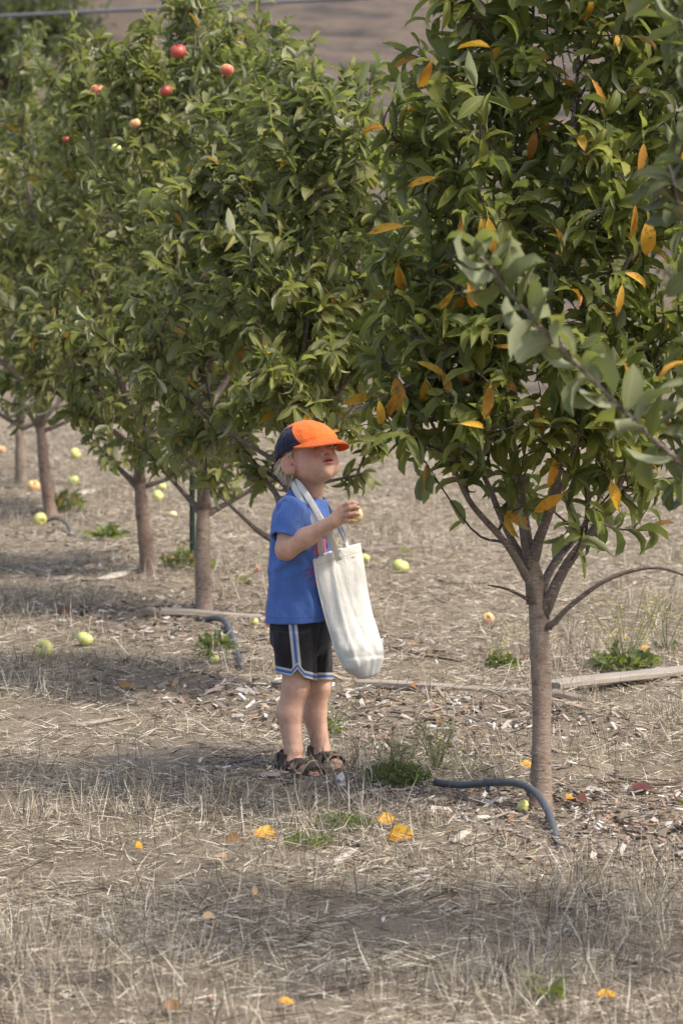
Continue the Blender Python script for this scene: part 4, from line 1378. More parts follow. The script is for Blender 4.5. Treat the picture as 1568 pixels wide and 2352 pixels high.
# neck, trunk
A.cap(B(716, 1080), B(708, 1160), .0355, .0385, k=.02)
TF, TR, TU = frame(20, 0)
A.ell(B(692, 1215), (.058, .078, .082), np.stack([TF, TR, TU]), k=.02)
A.ell(B(690, 1340), (.062, .080, .11), np.stack([TF, TR, TU]), k=.02)
A.ell(B(688, 1445), (.048, .066, .06), np.stack([TF, TR, TU]), k=.02)
# near arm
SH, EL, WR = B(666, 1176, -.09), B(657, 1262, -.125), B(762, 1199, -.150)
A.cap(SH, EL, .0295, .0285, k=.012)
A.cap(EL, EL * .55 + WR * .45, .0290, .0260, k=.012)
A.cap(EL * .6 + WR * .4, WR, .0262, .0185, k=.012)
HY = -.152
# palm
kn = [B(784, 1165, HY), B(787, 1174, HY - .003), B(787, 1185, HY - .002), B(785, 1195, HY + .002)]
wr = [B(765, 1189, HY), B(766, 1194, HY), B(766, 1199, HY), B(767, 1203, HY)]
for a, b in zip(wr, kn): A.cap(a, b, .0125, .0098, k=.006)
# fingers lie over the near side of the apple and curl round it
fg = [[(784, 1164, 0), (798, 1157, -.010), (809, 1154, -.006), (816, 1156, .006)],
      [(787, 1174, -.003), (802, 1167, -.013), (815, 1164, -.009), (823, 1166, .003)],
      [(787, 1186, -.002), (802, 1181, -.013), (815, 1179, -.009), (823, 1181, .003)],
      [(785, 1196, .002), (798, 1196, -.008), (808, 1195, -.006), (815, 1196, .004)]]
for q in fg:
    p = [B(x, y, HY + d) for x, y, d in q]
    for i, (r1, r2) in enumerate(((.0078, .0070), (.0070, .0064), (.0064, .0052))):
        A.cap(p[i], p[i + 1], r1, r2, k=.0022, m=.012)
p = [B(770, 1187, HY + .012), B(783, 1168, HY + .034), B(798, 1158, HY + .052), B(810, 1160, HY + .058)]
for i, (r1, r2) in enumerate(((.0115, .0085), (.0085, .0074), (.0074, .0060))):
    A.cap(p[i], p[i + 1], r1, r2, k=.004, m=.012)
# far arm hangs behind the trunk
S2, E2, W2 = B(722, 1172, .09), B(706, 1278, .125), B(716, 1362, .10)
A.cap(S2, E2, .0295, .028, k=.012); A.cap(E2, W2, .028, .018, k=.012)
A.cap(W2, W2 + [.004, -.004, -.035], .016, .017, k=.008)
for i in range(4):
    k0 = W2 + np.array([-.012 + .010 * i, -.004 + .002 * i, -.044])
    k1 = k0 + np.array([.003, -.004, -.020]); k2 = k1 + np.array([.000, -.012, -.013])
    A.cap(k0, k1, .0070, .0064, k=.002, m=.012); A.cap(k1, k2, .0064, .0052, k=.002, m=.012)
k0 = W2 + np.array([.012, -.012, -.014]); A.cap(k0, k0 + np.array([.010, -.012, -.022]), .0085, .006, k=.004, m=.012)
# legs
NL = [B(680, 1440, -.05), B(679, 1578, -.055), B(665, 1638, -.050), B(674, 1725, -.055), B(671, 1748, -.055)]
FLg = [B(716, 1440, .055), B(729, 1578, .065), B(722, 1640, .075), B(737, 1718, .075), B(740, 1732, .070)]
for q, (r0, r1, r2, r3, r4) in ((NL, (.046, .0365, .0352, .0250, .0235)), (FLg, (.044, .0350, .0325, .0240, .0230))):
    A.cap(q[0], q[1], r0, r1, k=.012)
    A.cap(q[1], q[2], r1, r2, k=.012)
    A.cap(q[2], q[3], r2, r3, k=.012)
    A.cap(q[3], q[4], r3, r4, k=.01)
# feet inside the sandals
FD1, FD2 = unit(np.array([.74, -.67, 0])), unit(np.array([.50, -.87, 0]))
FEET = [(np.array([NL[4][0], NL[4][1], 0]), FD1), (np.array([FLg[4][0], FLg[4][1], 0]), FD2)]
for (c, d), q in zip(FEET, (NL, FLg)):
    hl = c - d * .016
    A.cap(q[4], hl + [0, 0, .035], .026, .024, k=.012)
    A.cap(hl + [0, 0, .034], c + d * .075 + [0, 0, .026], .024, .020, k=.012)
    A.cap(c + d * .05 + [0, 0, .030], c + d * .092 + [0, 0, .020], .0235, .0135, k=.012)
    s = np.array([-d[1], d[0], 0])
    for i, o in enumerate((-.020, -.010, 0, .009, .018)):
        A.cap(c + d * .083 + s * o + [0, 0, .020], c + d * (.104 - .003 * abs(i - 1)) + s * o + [0, 0, .016], .0075, .0065, k=.003, m=.012)
bv, bf = A.surface(1)


def gauss(v, c, r): return np.exp(-np.sum(((v - c) / r) ** 2, 1))


loc = (bv - HC) @ HM.T
lr = loc[:, 1] / .0200
lw = np.clip(1 - lr ** 2, 0, 1)
lips = np.exp(-(((loc[:, 2] + .0622) / (.0112 * lw + .0006)) ** 6)) * (np.abs(lr) < 1) * (loc[:, 0] > .06)
slit = np.exp(-(((loc[:, 2] + .0625) / .0026) ** 4 + (loc[:, 1] / .0115) ** 4)) * (loc[:, 0] > .06)
slit = np.maximum(slit, sum(np.exp(-(((loc[:, 1] - q_ * .005) / .0026) ** 4 + ((loc[:, 2] + .0435) / .0030) ** 4)) for q_ in (-1, 1)) * (loc[:, 0] > .07) * .8)  # nostrils too: shade of the hollows painted into the skin colour
cheek = np.exp(-(((np.abs(loc[:, 1]) - .045) / .022) ** 2 + ((loc[:, 2] + .042) / .020) ** 2)) * (loc[:, 0] > .0) * .8
cheek = np.maximum(cheek, .75 * np.exp(-((loc[:, 1] / .012) ** 2 + ((loc[:, 2] + .036) / .010) ** 2)) * (loc[:, 0] > .06))
cheek = np.maximum(cheek, .7 * ((np.abs(loc[:, 1]) > .058) & (loc[:, 2] > -.07) & (loc[:, 2] < -.005)))
for c in (EL, NL[1]): cheek = np.maximum(cheek, .45 * gauss(bv, c, .035))
cheek = np.maximum(cheek, .5 * gauss(bv, kn[1] + [.03, 0, 0], .03))
brow = np.exp(-(((np.abs(loc[:, 1]) - .027) / .014) ** 4 + ((loc[:, 2] - .006) / .003) ** 2)) * (loc[:, 0] > .05)
m, nt, b = material('skin')
c = mix(nt, attr(nt, 'flush'), (.62, .375, .265), (.60, .265, .19))
c = mix(nt, attr(nt, 'lips'), c, (.50, .13, .12))
c = mix(nt, math_(nt, 'MULTIPLY', attr(nt, 'slit'), .85), c, (.13, .03, .03))
c = mix(nt, math_(nt, 'MULTIPLY', attr(nt, 'brow'), .6), c, (.40, .26, .14))
c = mix(nt, ramp(nt, noise(nt, 55, 3, .6, mapping(nt, (1, 1, 1))), [(.4, (0, 0, 0)), (.66, (.45, .45, .45))]), c, (.47, .235, .15))
nt.links.new(c, b.inputs['Base Color'])
b.inputs['Roughness'].default_value = .52
b.inputs['Specular IOR Level'].default_value = .35
b.inputs['Subsurface Weight'].default_value = .18
b.inputs['Subsurface Radius'].default_value = (.012, .005, .003)
bump(nt, b, noise(nt, 900, 2, .5, mapping(nt, (1, 1, 1))), .06, .001)
SKIN = m
body = mesh('body', bv, bf, SKIN, boy, {'flush': cheek, 'lips': lips, 'brow': brow, 'slit': slit})
EYEW = simple('eyeball', (.75, .72, .68), .2); IRIS = simple('iris', (.10, .16, .22), .2)
for s in (-1, 1):
    ev, ef = tube(np.array([hd(.058, s * .027, -.012) + HF * .0105 * math.cos(t) * 1.0 for t in np.linspace(math.pi, 0, 9)]), np.maximum(.0105 * np.sin(np.linspace(math.pi, 0, 9)), .0004), 14)
    e = mesh('eye', ev, ef, EYEW, body)
    iv, if_ = tube(np.array([hd(.0686, s * .027, -.012), hd(.0690, s * .027, -.012)]), [.0042, .0038], 12)
    mesh('iris', iv, if_, IRIS, e)
# finger nails
NAIL = simple('nail', (.66, .40, .31), .35)
for q in fg:
    a, e = B(q[2][0], q[2][1], HY + q[2][2]), B(q[3][0], q[3][1], HY + q[3][2])
    t = unit(e - a); o = unit(np.cross(t, [0, 0, 1.])); o = o if o[1] < 0 else -o
    c = e - t * .001 + o * .0046
    nv_, nf_ = tube(np.array([c - t * .0036, c, c + t * .0034]), [.0026, .0031, .0022], 8, flat=.32, wdir=np.repeat(np.cross(t, o)[None], 3, 0))
    mesh('nail', nv_, nf_, NAIL, body)


# ---- shirt
def cloth(name, c, scale=420, rough=.85, blotch=.12, sheen=.15):
    m, nt, b = material(name)
    v = mapping(nt, (1, 1, 1))
    n = noise(nt, 16, 4, .6, v); w = noise(nt, scale * 2.2, 1, .5, v)
    b.inputs['Roughness'].default_value = rough
    b.inputs['Specular IOR Level'].default_value = .15
    b.inputs['Sheen Weight'].default_value = sheen
    base = ramp(nt, n, [(.3, tuple(x * (1 - blotch) for x in c)), (.7, tuple(min(1, x * (1 + blotch)) for x in c))])
    nt.links.new(base, b.inputs['Base Color'])
    fold = noise(nt, 34, 4, .55, mapping(nt, (1.3, 1.3, .6)))
    bump(nt, b, math_(nt, 'ADD', math_(nt, 'MULTIPLY', fold, 1.0), math_(nt, 'MULTIPLY', w, .10)), .7, .011)
    return m, nt, b, base


ys = np.array([1430, 1390, 1350, 1310, 1270, 1235, 1200, 1175, 1155, 1140, 1126])
cxp = np.array([690, 690.5, 691, 691, 691, 691, 692, 693, 697, 701, 704])
ex = np.array([77, 74.5, 72, 70, 68.5, 67, 65.5, 62, 55, 45, 40]) / 808.
bb = np.array([.108, .105, .102, .100, .098, .097, .096, .093, .082, .064, .050])
aa = np.sqrt(np.maximum(ex ** 2 - (.34 * bb) ** 2, .02 ** 2)) / .94
zs = np.array([B(690, y)[2] for y in ys]); cxs = np.array([B(x, y)[0] for x, y in zip(cxp, ys)]); cys = np.full(len(ys), DB)


SLV = ((B(668, 1172, -.085), B(654, 1236, -.118)), (B(720, 1172, .085), B(708, 1240, .115)))


def shirt_field(off, ext, r=.041):
    F_ = Field([B(600, 1300)[0], DB - .20, B(690, 1445)[2]], [B(800, 1300)[0], DB + .22, B(690, 1100)[2]], .0024)
    F_.loft(zs, cxs, cys, aa, bb, TF, TR, k=0, off=off, p=2.25)
    for p0, p1 in SLV:       # each sleeve is cut square at its hem before it joins the trunk
        d = unit(p1 - p0); e = p1 + d * (.03 + ext)
        sl, (x, y, z) = F_.box(np.minimum(p0, e) - .05, np.maximum(p0, e) + .05)
        t = np.clip(((x - p0[0]) * d[0] + (y - p0[1]) * d[1] + (z - p0[2]) * d[2]), 0, .2)
        q = np.sqrt((x - p0[0] - t * d[0]) ** 2 + (y - p0[1] - t * d[1]) ** 2 + (z - p0[2] - t * d[2]) ** 2) - (r + off)
        pl_ = (x - p1[0]) * d[0] + (y - p1[1]) * d[1] + (z - p1[2]) * d[2] - ext
        F_.op(sl, np.maximum(q, pl_), .018)
    return F_


Fs = shirt_field(0.0, 0.0)
x, y, z = Fs.grid()
P3 = np.stack(np.broadcast_arrays(x, y, z), -1)
wr_ = vnoise(P3 * np.array([95, 95, 34.]), 4) * .0036 + vnoise(P3 * np.array([38, 38, 22.]), 5) * .0018 + vnoise(P3 * np.array([70, 60, 120.]) + np.array([0, 0, 1]) * P3[..., :1] * 60, 8) * .0015
# diagonal pulls from the armpit and under the bent elbow
for (px, py, dx, dz, am, wd) in ((668, 1285, .8, .45, .0060, .010), (690, 1310, .85, .35, .003, .011), (640, 1300, .2, 1., .0022, .014), (700, 1260, .7, .6, .003, .010), (655, 1370, .15, 1., .0022, .016), (720, 1400, -.3, 1., .003, .016)):
    c = B(px, py, -.1)
    t = (P3[..., 0] - c[0]) * -dz + (P3[..., 2] - c[2]) * dx
    l = (P3[..., 0] - c[0]) * dx + (P3[..., 2] - c[2]) * dz
    wr_ -= 1.5 * am * np.exp(-(t / wd) ** 2) * np.exp(-(l / .06) ** 2) * (P3[..., 1] < DB)
Fs.f += wr_.astype(np.float32)
Fi = shirt_field(-.0075, .03, .0415)
# the inside is open at the hem, the neck and both sleeves
zh = B(690, 1424)[2]
tzl = zs.min() - .02
Fi.loft([tzl, zs.min() + .005, zs.min() + .08], [cxs[0]] * 3, [DB] * 3, [aa[0] - .0045] * 2 + [aa[2] - .005], [bb[0] - .0045] * 2 + [bb[2] - .005], TF, TR, k=0, p=2.25)
Fi.cap(B(716, 1090), B(708, 1146), .0385, .040, k=0)
Fs.f = np.maximum(Fs.f, -Fi.f)
Fs.cut([0.05, 0, -1.0], [cxs[0], DB, zh])
Fs.cut(unit([.35, -.1, 1.0]), B(712, 1134))
sv, sf = Fs.surface(1)
m, nt, b, base = cloth('blue cotton', (.082, .155, .41))
pr = attr(nt, 'printpink'); pn = attr(nt, 'printdark'); pg = attr(nt, 'printgreen'); hm = attr(nt, 'hem')
worn = ramp(nt, noise(nt, 160, 3, .7, mapping(nt, (1, 1, 1))), [(.36, (0, 0, 0)), (.5, (1, 1, 1))])
c = mix(nt, math_(nt, 'MULTIPLY', pn, worn), base, (.012, .014, .05))
c = mix(nt, math_(nt, 'MULTIPLY', pr, worn), c, (.60, .06, .10))
c = mix(nt, math_(nt, 'MULTIPLY', pg, worn), c, (.30, .55, .12))
c = mix(nt, math_(nt, 'MULTIPLY', hm, .35), c, (.02, .04, .2))
nt.links.new(c, b.inputs['Base Color'])
SHIRT = m
k = FPX / sv[:, 1]; qx = 784 + sv[:, 0] * k; qy = HZ + (H_CAM - sv[:, 2]) * k
frontm = sv[:, 1] < DB + .02


def bar(x0, y0, x1, y1, w):
    d = np.array([x1 - x0, y1 - y0], float); L = np.hypot(*d); d /= L
    t = (qx - x0) * d[0] + (qy - y0) * d[1]; s = -(qx - x0) * d[1] + (qy - y0) * d[0]
    return np.clip(1.6 - np.abs(s) / w, 0, 1) * ((t > 0) & (t < L)) * frontm


pink = sum(bar(*q) for q in ((722, 1236, 738, 1234, 5), (726, 1250, 745, 1247, 5), (722, 1265, 740, 1270, 6), (730, 1240, 726, 1275, 4), (742, 1238, 745, 1268, 4),
                             (700, 1318, 728, 1310, 1.4), (712, 1304, 726, 1296, 1.4), (715, 1340, 740, 1328, 1.8), (720, 1344, 744, 1334, 1.4), (700, 1330, 722, 1320, 1.0)))
dark = sum(bar(*q) for q in ((735, 1235, 752, 1232, 7), (738, 1255, 752, 1252, 9)))
grn = sum(bar(*q) for q in ((766, 1225, 772, 1238, 4), (768, 1242, 774, 1250, 3)))
hz = sv[:, 2] - zh
hem = (np.abs(hz - .017) < .0016) * 1.0
shirt = mesh('shirt', sv, sf, SHIRT, boy, {'printpink': np.clip(pink, 0, 1), 'printdark': np.clip(dark, 0, 1), 'printgreen': np.clip(grn, 0, 1), 'hem': hem})
# ribbed collar round the neck opening
col_c = B(711, 1137)
cu = unit(np.array([.35, -.1, 1.0])); c1 = unit(np.cross(cu, [0, 1., 0])); c2 = np.cross(cu, c1)
ring = np.array([col_c + c1 * .0455 * math.cos(t) + c2 * .050 * math.sin(t) for t in np.linspace(0, 2 * math.pi, 40)])
rv, rf = tube(ring, .0052, 8, flat=.6, wdir=np.repeat(cu[None], 40, 0))
mesh('collar', rv, rf, SHIRT, shirt, {'printpink': np.zeros(len(rv)), 'printdark': np.zeros(len(rv)), 'printgreen': np.zeros(len(rv)), 'hem': np.ones(len(rv)) * .5})


# ---- shorts
def shorts_field(off):
    F_ = Field([B(600, 1500)[0], DB - .16, B(690, 1590)[2]], [B(790, 1500)[0], DB + .19, B(690, 1400)[2]], .0022)
    zz = np.array([B(690, y)[2] for y in (1396, 1430, 1475, 1505)])
    F_.loft(zz, [B(q, 1440)[0] for q in (690, 690, 690, 694)], [DB] * 4, [.074, .080, .078, .05], [.095, .102, .104, .09], TF, TR, k=0, off=off)
    for hip, hm_, r in (((676, 1450, -.048), (682, 1590, -.056), (.060, .0545)), ((716, 1450, .050), (724, 1590, .066), (.055, .0475))):
        p0, p1 = B(*hip), B(*hm_)
        F_.loft([p0[2], p1[2]], [p0[0], p1[0]], [p0[1], p1[1]], [r[0], r[1]], [r[0] * .95, r[1] * 1.05], TF, TR, k=.014, off=off)
    return F_


Fp = shorts_field(0.0)
x, y, z = Fp.grid(); P3 = np.stack(np.broadcast_arrays(x, y, z), -1)
Fp.f += (vnoise(P3 * np.array([105, 105, 34.]), 14) * .0019 + vnoise(P3 * np.array([30, 30, 85.]), 15) * .0008).astype(np.float32)
Fq = shorts_field(-.0065)
for hip, hm_, r in (((676, 1500, -.050), (682, 1600, -.056), .0465), ((718, 1500, .055), (724, 1600, .066), .0400)):
    Fq.cap(B(*hip), B(*hm_), r, r, k=.006)
Fp.f = np.maximum(Fp.f, -Fq.f)
nxm, nfl = B(683, 1565, -.11), None
k3 = FPX / np.maximum(P3[..., 1], 1); PX = 784 + P3[..., 0] * k3; PY = HZ + (H_CAM - P3[..., 2]) * k3
near = P3[..., 1] < DB + .004


def hemline(px, isnear):
    h1 = np.interp(px, [630, 636, 668, 682, 698, 730, 745], [1548, 1551, 1558, 1541, 1561, 1569, 1570])
    return np.where(isnear, h1, 1566.0)


hl_ = hemline(PX, near & (P3[..., 1] < DB - .045))
hl_ = np.where(near & (P3[..., 1] >= DB - .045), np.interp(PX, [630, 682, 745], [1551, 1560, 1570]), hl_)
Fp.f = np.maximum(Fp.f, ((PY - hl_) / 825.).astype(np.float32))
pv, pf = Fp.surface(1)
k = FPX / pv[:, 1]; qx = 784 + pv[:, 0] * k; qy = HZ + (H_CAM - pv[:, 2]) * k
nr = pv[:, 1] < DB + .004
hb = np.where(nr & (pv[:, 1] < DB - .02), np.interp(qx, [630, 636, 668, 682, 698, 730, 745], [1548, 1551, 1558, 1541, 1561, 1569, 1570]), 1566) - qy
hb = np.where(nr & (pv[:, 1] >= DB - .02), np.interp(qx, [630, 682, 745], [1551, 1560, 1570]) - qy, hb)
stx = np.interp(qy, [1428, 1530], [671, 681])
sd = np.where((pv[:, 1] < DB - .03), np.abs(qx - stx), 60.0)
m, nt, b, base = cloth('dark shorts cloth', (.022, .019, .021), 300, .75, .25, .1)
hb_, sd_a = attr(nt, 'hemband'), attr(nt, 'stripe')
white = math_(nt, 'MAXIMUM', math_(nt, 'LESS_THAN', hb_, 17.5), math_(nt, 'LESS_THAN', sd_a, 10.0))
blue = math_(nt, 'LESS_THAN', math_(nt, 'ABSOLUTE', math_(nt, 'SUBTRACT', hb_, 9.0)), 3.2)
blue2 = math_(nt, 'MULTIPLY', math_(nt, 'LESS_THAN', sd_a, 3.4), math_(nt, 'GREATER_THAN', hb_, 16.0))
c = mix(nt, white, base, (.46, .43, .40))
c = mix(nt, math_(nt, 'MAXIMUM', blue, blue2), c, (.055, .13, .36))
nt.links.new(c, b.inputs['Base Color'])
mesh('shorts', pv, pf, m, boy, {'hemband': hb, 'stripe': sd})

# ---- cap
CF, CR, CU = frame(49, 0)
CM = np.stack([CF, CR, CU])
CC = B(705, 1031) + CF * .002


def cp_(f, r, u): return CC + CF * f + CR * r + CU * u


def cap_field(off):
    F_ = Field(CC - .13, CC + .13, .0018)
    F_.ell(cp_(-.002, 0, -.002), (.095 + off, .081 + off, .081 + off), CM, k=0)
    F_.ell(cp_(.020, 0, .018), (.070 + off, .066 + off, .052 + off), CM, k=.02)
    F_.ell(cp_(-.030, 0, -.022), (.064 + off, .068 + off, .056 + off), CM, k=.02)
    return F_


Fc = cap_field(0)
x, y, z = Fc.grid(); P3 = np.stack(np.broadcast_arrays(x, y, z), -1)
Fc.f += (vnoise(P3 * np.array([120, 120, 190.]), 21) * .0008 + vnoise(P3 * np.array([60, 60, 70.]), 22) * .0012).astype(np.float32)
Fc.f = np.maximum(Fc.f, -cap_field(-.0035).f)
pl = unit(-CU + CF * .40)
Fc.cut(pl, cp_(0, 0, -.006))
cv, cf = Fc.surface(1)
q = (cv - CC) @ CM.T
side = np.minimum(np.abs(q[:, 1]) - .044, .074 - 1.25 * q[:, 2] - q[:, 0])
band = (cv - cp_(0, 0, -.006)) @ -pl
m, nt, b, base = cloth('cap cloth', (.80, .165, .032), 300, .8, .06, .1)
nav = math_(nt, 'GREATER_THAN', attr(nt, 'side'), 0.0)
seam = math_(nt, 'LESS_THAN', math_(nt, 'ABSOLUTE', attr(nt, 'side')), .0011)
st2 = math_(nt, 'LESS_THAN', math_(nt, 'ABSOLUTE', math_(nt, 'SUBTRACT', attr(nt, 'band'), .011)), .0007)
c = mix(nt, nav, base, (.014, .016, .034))
c = mix(nt, math_(nt, 'MULTIPLY', math_(nt, 'MAXIMUM', seam, st2), .45), c, (.18, .05, .02))
nt.links.new(c, b.inputs['Base Color'])
CAPM = m
capo = mesh('cap', cv, cf, CAPM, boy, {'side': side, 'band': band})
# brim: an arched visor
nr_, nf_ = 41, 12
rr_ = np.linspace(-1, 1, nr_)
top, bot = [], []
for j in range(nf_):
    t = j / (nf_ - 1)
    for s in rr_:
        r = s * .078
        f0 = .098 * math.sqrt(max(0, 1 - (r / .086) ** 2)) - .012
        f1 = .036 + .106 * (1 - abs(s) ** 2.6) ** .62
        f = f0 * (1 - t) + f1 * t
        ur = .033 - .023 * abs(s) ** 3
        uo = .0245 - .0155 * abs(s) ** 2.2 - (.015 * s * s if s < 0 else 0)
        u = ur * (1 - t) + uo * t + .003 * math.sin(t * 3.1) * (1 - abs(s))
        top.append(cp_(f, r, u)); bot.append(cp_(f, r, u - .0028))
n = nr_ * nf_
i = np.arange(nf_ - 1)[:, None] * nr_; j = np.arange(nr_ - 1)[None]
ft = np.stack([i + j, i + j + 1, i + nr_ + j + 1, i + nr_ + j], -1).reshape(-1, 4)
e = np.arange(nr_ - 1) + (nf_ - 1) * nr_
fe = np.stack([e, e + 1, n + e + 1, n + e], -1)
m, nt, b, base = cloth('visor cloth', (.80, .165, .032), 300, .8, .05, .1)
thin(nt, b, (.75, .10, .02), .12)
mesh('visor', np.array(top + bot), np.vstack([ft[:, ::-1], ft + n, fe]), m, capo)

# ---- hair below the cap
HAIR = simple('pale blond hair', (.60, .50, .36), .6, .3, 120, .3)
gh = Geo(); rh = np.random.default_rng(3)
n_h = 0
while n_h < 800:
    a = rh.uniform(-2.2, 2.2) + math.pi; b_ = rh.uniform(-.075, .0)
    rr0 = math.sqrt(max(0, 1 - ((b_ - .012) / .078) ** 2)) if abs(b_ - .012) < .078 else .4
    p = hd(-.008 + .086 * rr0 * math.cos(a), .069 * rr0 * math.sin(a), b_)
    if (p - cp_(0, 0, -.006)) @ -pl > .006: continue
    loc_ = (p - HC) @ HM.T
    if loc_[0] > -.022 and loc_[2] < -.012: continue
    if loc_[0] > .018: continue
    o = unit(p - hd(-.008, 0, .0))
    ln = rh.uniform(.016, .050) * (1.0 if loc_[0] < -.03 else .45)
    d = unit(np.array([0, 0, -1.]) + o * rh.uniform(.05, .5) - HF * .12 + rh.normal(0, .16, 3))
    pts = resample([p - o * .002, p + d * ln * .5 + o * .004, p + d * ln + o * rh.uniform(-.004, .006)], 5)
    v, f = tube(pts, np.array([.0016, .0020, .0017, .0012, .0004]), 5, cap=False)
    gh.add(v, f); n_h += 1
gh.build('hair', [HAIR], boy)

# ---- sandals
SOLE = simple('black rubber sole', (.018, .017, .017), .8); LEATH = simple('brown sandal leather', (.075, .050, .036), .75, .25, 60, .3, .3)
EDGE = simple('tan strap edging', (.30, .24, .14), .8); BLK = simple('black strap', (.016, .016, .018), .7)
for c, d in FEET:
    s = np.array([-d[1], d[0], 0])
    F_ = Field(c - [.08, .08, .03], c + d * .08 + [.10, .10, .09], .0022)
    F_.cap(c - d * .018 + [0, 0, .004], c + d * .05 + [0, 0, .004], .031, .029, k=0)
    F_.cap(c + d * .05 + [0, 0, .004], c + d * .092 + [0, 0, .006], .0315, .027, k=.01)
    F_.cut([0, 0, 1], [0, 0, .014]); F_.cut([0, 0, -1], [0, 0, -.004])
    sv_, sf_ = F_.surface(1)
    sand = mesh('sandal', sv_, sf_, SOLE, boy)
    U_ = Field(c - [.08, .08, .03], c + d * .08 + [.10, .10, .10], .0022)
    def upper(o):
        u_ = Field(c - [.08, .08, .03], c + d * .08 + [.10, .10, .10], .0022)
        u_.cap(c - d * .016 + [0, 0, .034], c + d * .075 + [0, 0, .026], .0265 + o, .0235 + o, k=0)
        u_.cap(c + d * .05 + [0, 0, .028], c + d * .098 + [0, 0, .020], .0275 + o, .0185 + o, k=.012)
        u_.cap(c - d * .016 + [0, 0, .034], c - d * .010 + [0, 0, .062], .0265 + o, .0265 + o, k=.01)
        return u_
    U_ = upper(.0035)
    U_.f = np.maximum(U_.f, -upper(-.0015).f)
    U_.cut([0, 0, -1], [0, 0, .008])
    U_.cut(unit(-d * .0 + np.array([0, 0, 1.]) + d * .18), c + [0, 0, .066])
    # openings between the straps
    for fo, w in ((.018, .012), (.055, .011)):
        for sg in (-1, 1):
            U_.cap(c + d * fo + s * sg * .05 + [0, 0, .018], c + d * (fo + .012) + s * sg * .016 + [0, 0, .040], w, w * .8, k=.002, sub=True)
    U_.cap(c + d * .016 + [0, 0, .072], c + d * .034 + [0, 0, .062], .020, .013, k=.002, sub=True)
    uv_, uf_ = U_.surface(1)
    mesh('upper', uv_, uf_, LEATH, sand)
    hv = np.array([c - d * .016 + (-d * math.cos(t) * .0335 + s * math.sin(t) * .0325) + [0, 0, .050] for t in np.linspace(-1.25, 1.25, 16)])
    v, f = tube(hv, .013, 8, flat=.22, wdir=np.repeat(np.array([[0, 0, 1.]]), 16, 0)); mesh('heel_strap', v, f, BLK, sand)
    for hgt, fo in ((.046, .036), (.040, .068)):
        pts = np.array([c + d * (fo + .012 * math.cos(t)) + s * math.sin(t) * .0335 + [0, 0, .012 + (hgt) * math.cos(t) ** .8 if abs(t) < 1.5 else .012] for t in np.linspace(-1.45, 1.45, 18)])
        v, f = tube(pts, .0026, 6); mesh('edging', v, f, EDGE, sand)

# ---- apple in the hand
apple(B(809, 1181, HY + .0265), .0300, PALE, 'pale yellow apple held in the fingers of the boy', None, 400, up=(.5, .55, .6), name='held_apple')
held = bpy.data.objects['held_apple']; held.name = 'apple'

# ---- tote bag hanging from the neck
bag = empty('tote_bag', B(780, 1262, -.06), 'long cream canvas tote bag hung round the neck of the boy, bulging at the bottom', 'bag')
top_c, bot_c = B(773, 1262, -.065), B(843, 1546, -.075)
BA = unit(bot_c - top_c)
BWv = unit(np.array([.86, .46, .2])); BWv = unit(BWv - BA * (BWv @ BA)); BN = np.cross(BA, BWv)
if BN[1] > 0: BN = -BN
LB = np.linalg.norm(bot_c - top_c)
nS, nT = 90, 120
th = np.linspace(0, 2 * math.pi, nT, endpoint=False)


def bag_ring(s, off, close=1.0):
    """ring at s (0 = rim, 1 = bottom)"""
    w = np.interp(s, [0, .12, .35, .6, .80, .92, 1.0], [.076, .0765, .074, .070, .069, .060, .036]) * close + off
    dp = np.interp(s, [0, .1, .3, .55, .78, .9, 1.0], [.022, .020, .022, .030, .046, .045, .030]) * close + off
    e = np.interp(s, [0, .5, .85, 1], [1.0, .95, .85, .9])
    cu, su = np.cos(th), np.sin(th)
    u = w * np.sign(cu) * np.abs(cu) ** e; v = dp * np.sign(su) * np.abs(su) ** (1.0 if s > .6 else 1.15)
    sag = .010 * math.sin(s * math.pi) * -1
    ctr = top_c + BA * LB * s + BWv * sag
    fold = (.0050 * np.exp(-((u + .030 + .012 * s) / .007) ** 2) - .0045 * np.exp(-((u + .012 - .02 * s) / .008) ** 2) * (s < .8)
            + .0016 * np.sin(u * 110 + 5 * s + 1.6 * math.sin(5 * s)) * (s > .05) * np.interp(s, [0, .15, .75, 1], [.3, 1, .8, .5])
            + .0016 * math.exp(-((s - .86) / .04) ** 2) * np.sin(u * 140 + 2 * np.sin(u * 60)) + .0030 * np.sin(s * 34 + u * 70 + 2 * np.sin(u * 45)) * np.exp(-((s - .85) / .12) ** 2))
    low = 1 / (1 + np.exp(-(s - .865 - .5 * u) / .006))
    fold = fold - .0030 * np.exp(-((s - .865 - .5 * u) / .010) ** 2) + low * .0013 * np.sin(u * 150 + 40 * s + 3 * np.sin(u * 70)) + low * .0025
    fold = fold * np.sign(su) * np.minimum(1, np.abs(su) * 3)
    p = ctr[None] + BWv[None] * u[:, None] + BN[None] * ((v + fold)[:, None])
    # the mouth sags on the near left corner
    sagm = .010 * np.exp(-(s / .10) ** 2) * np.clip(-u / .076, 0, 1) ** 1.5
    return p + BA[None] * sagm[:, None]


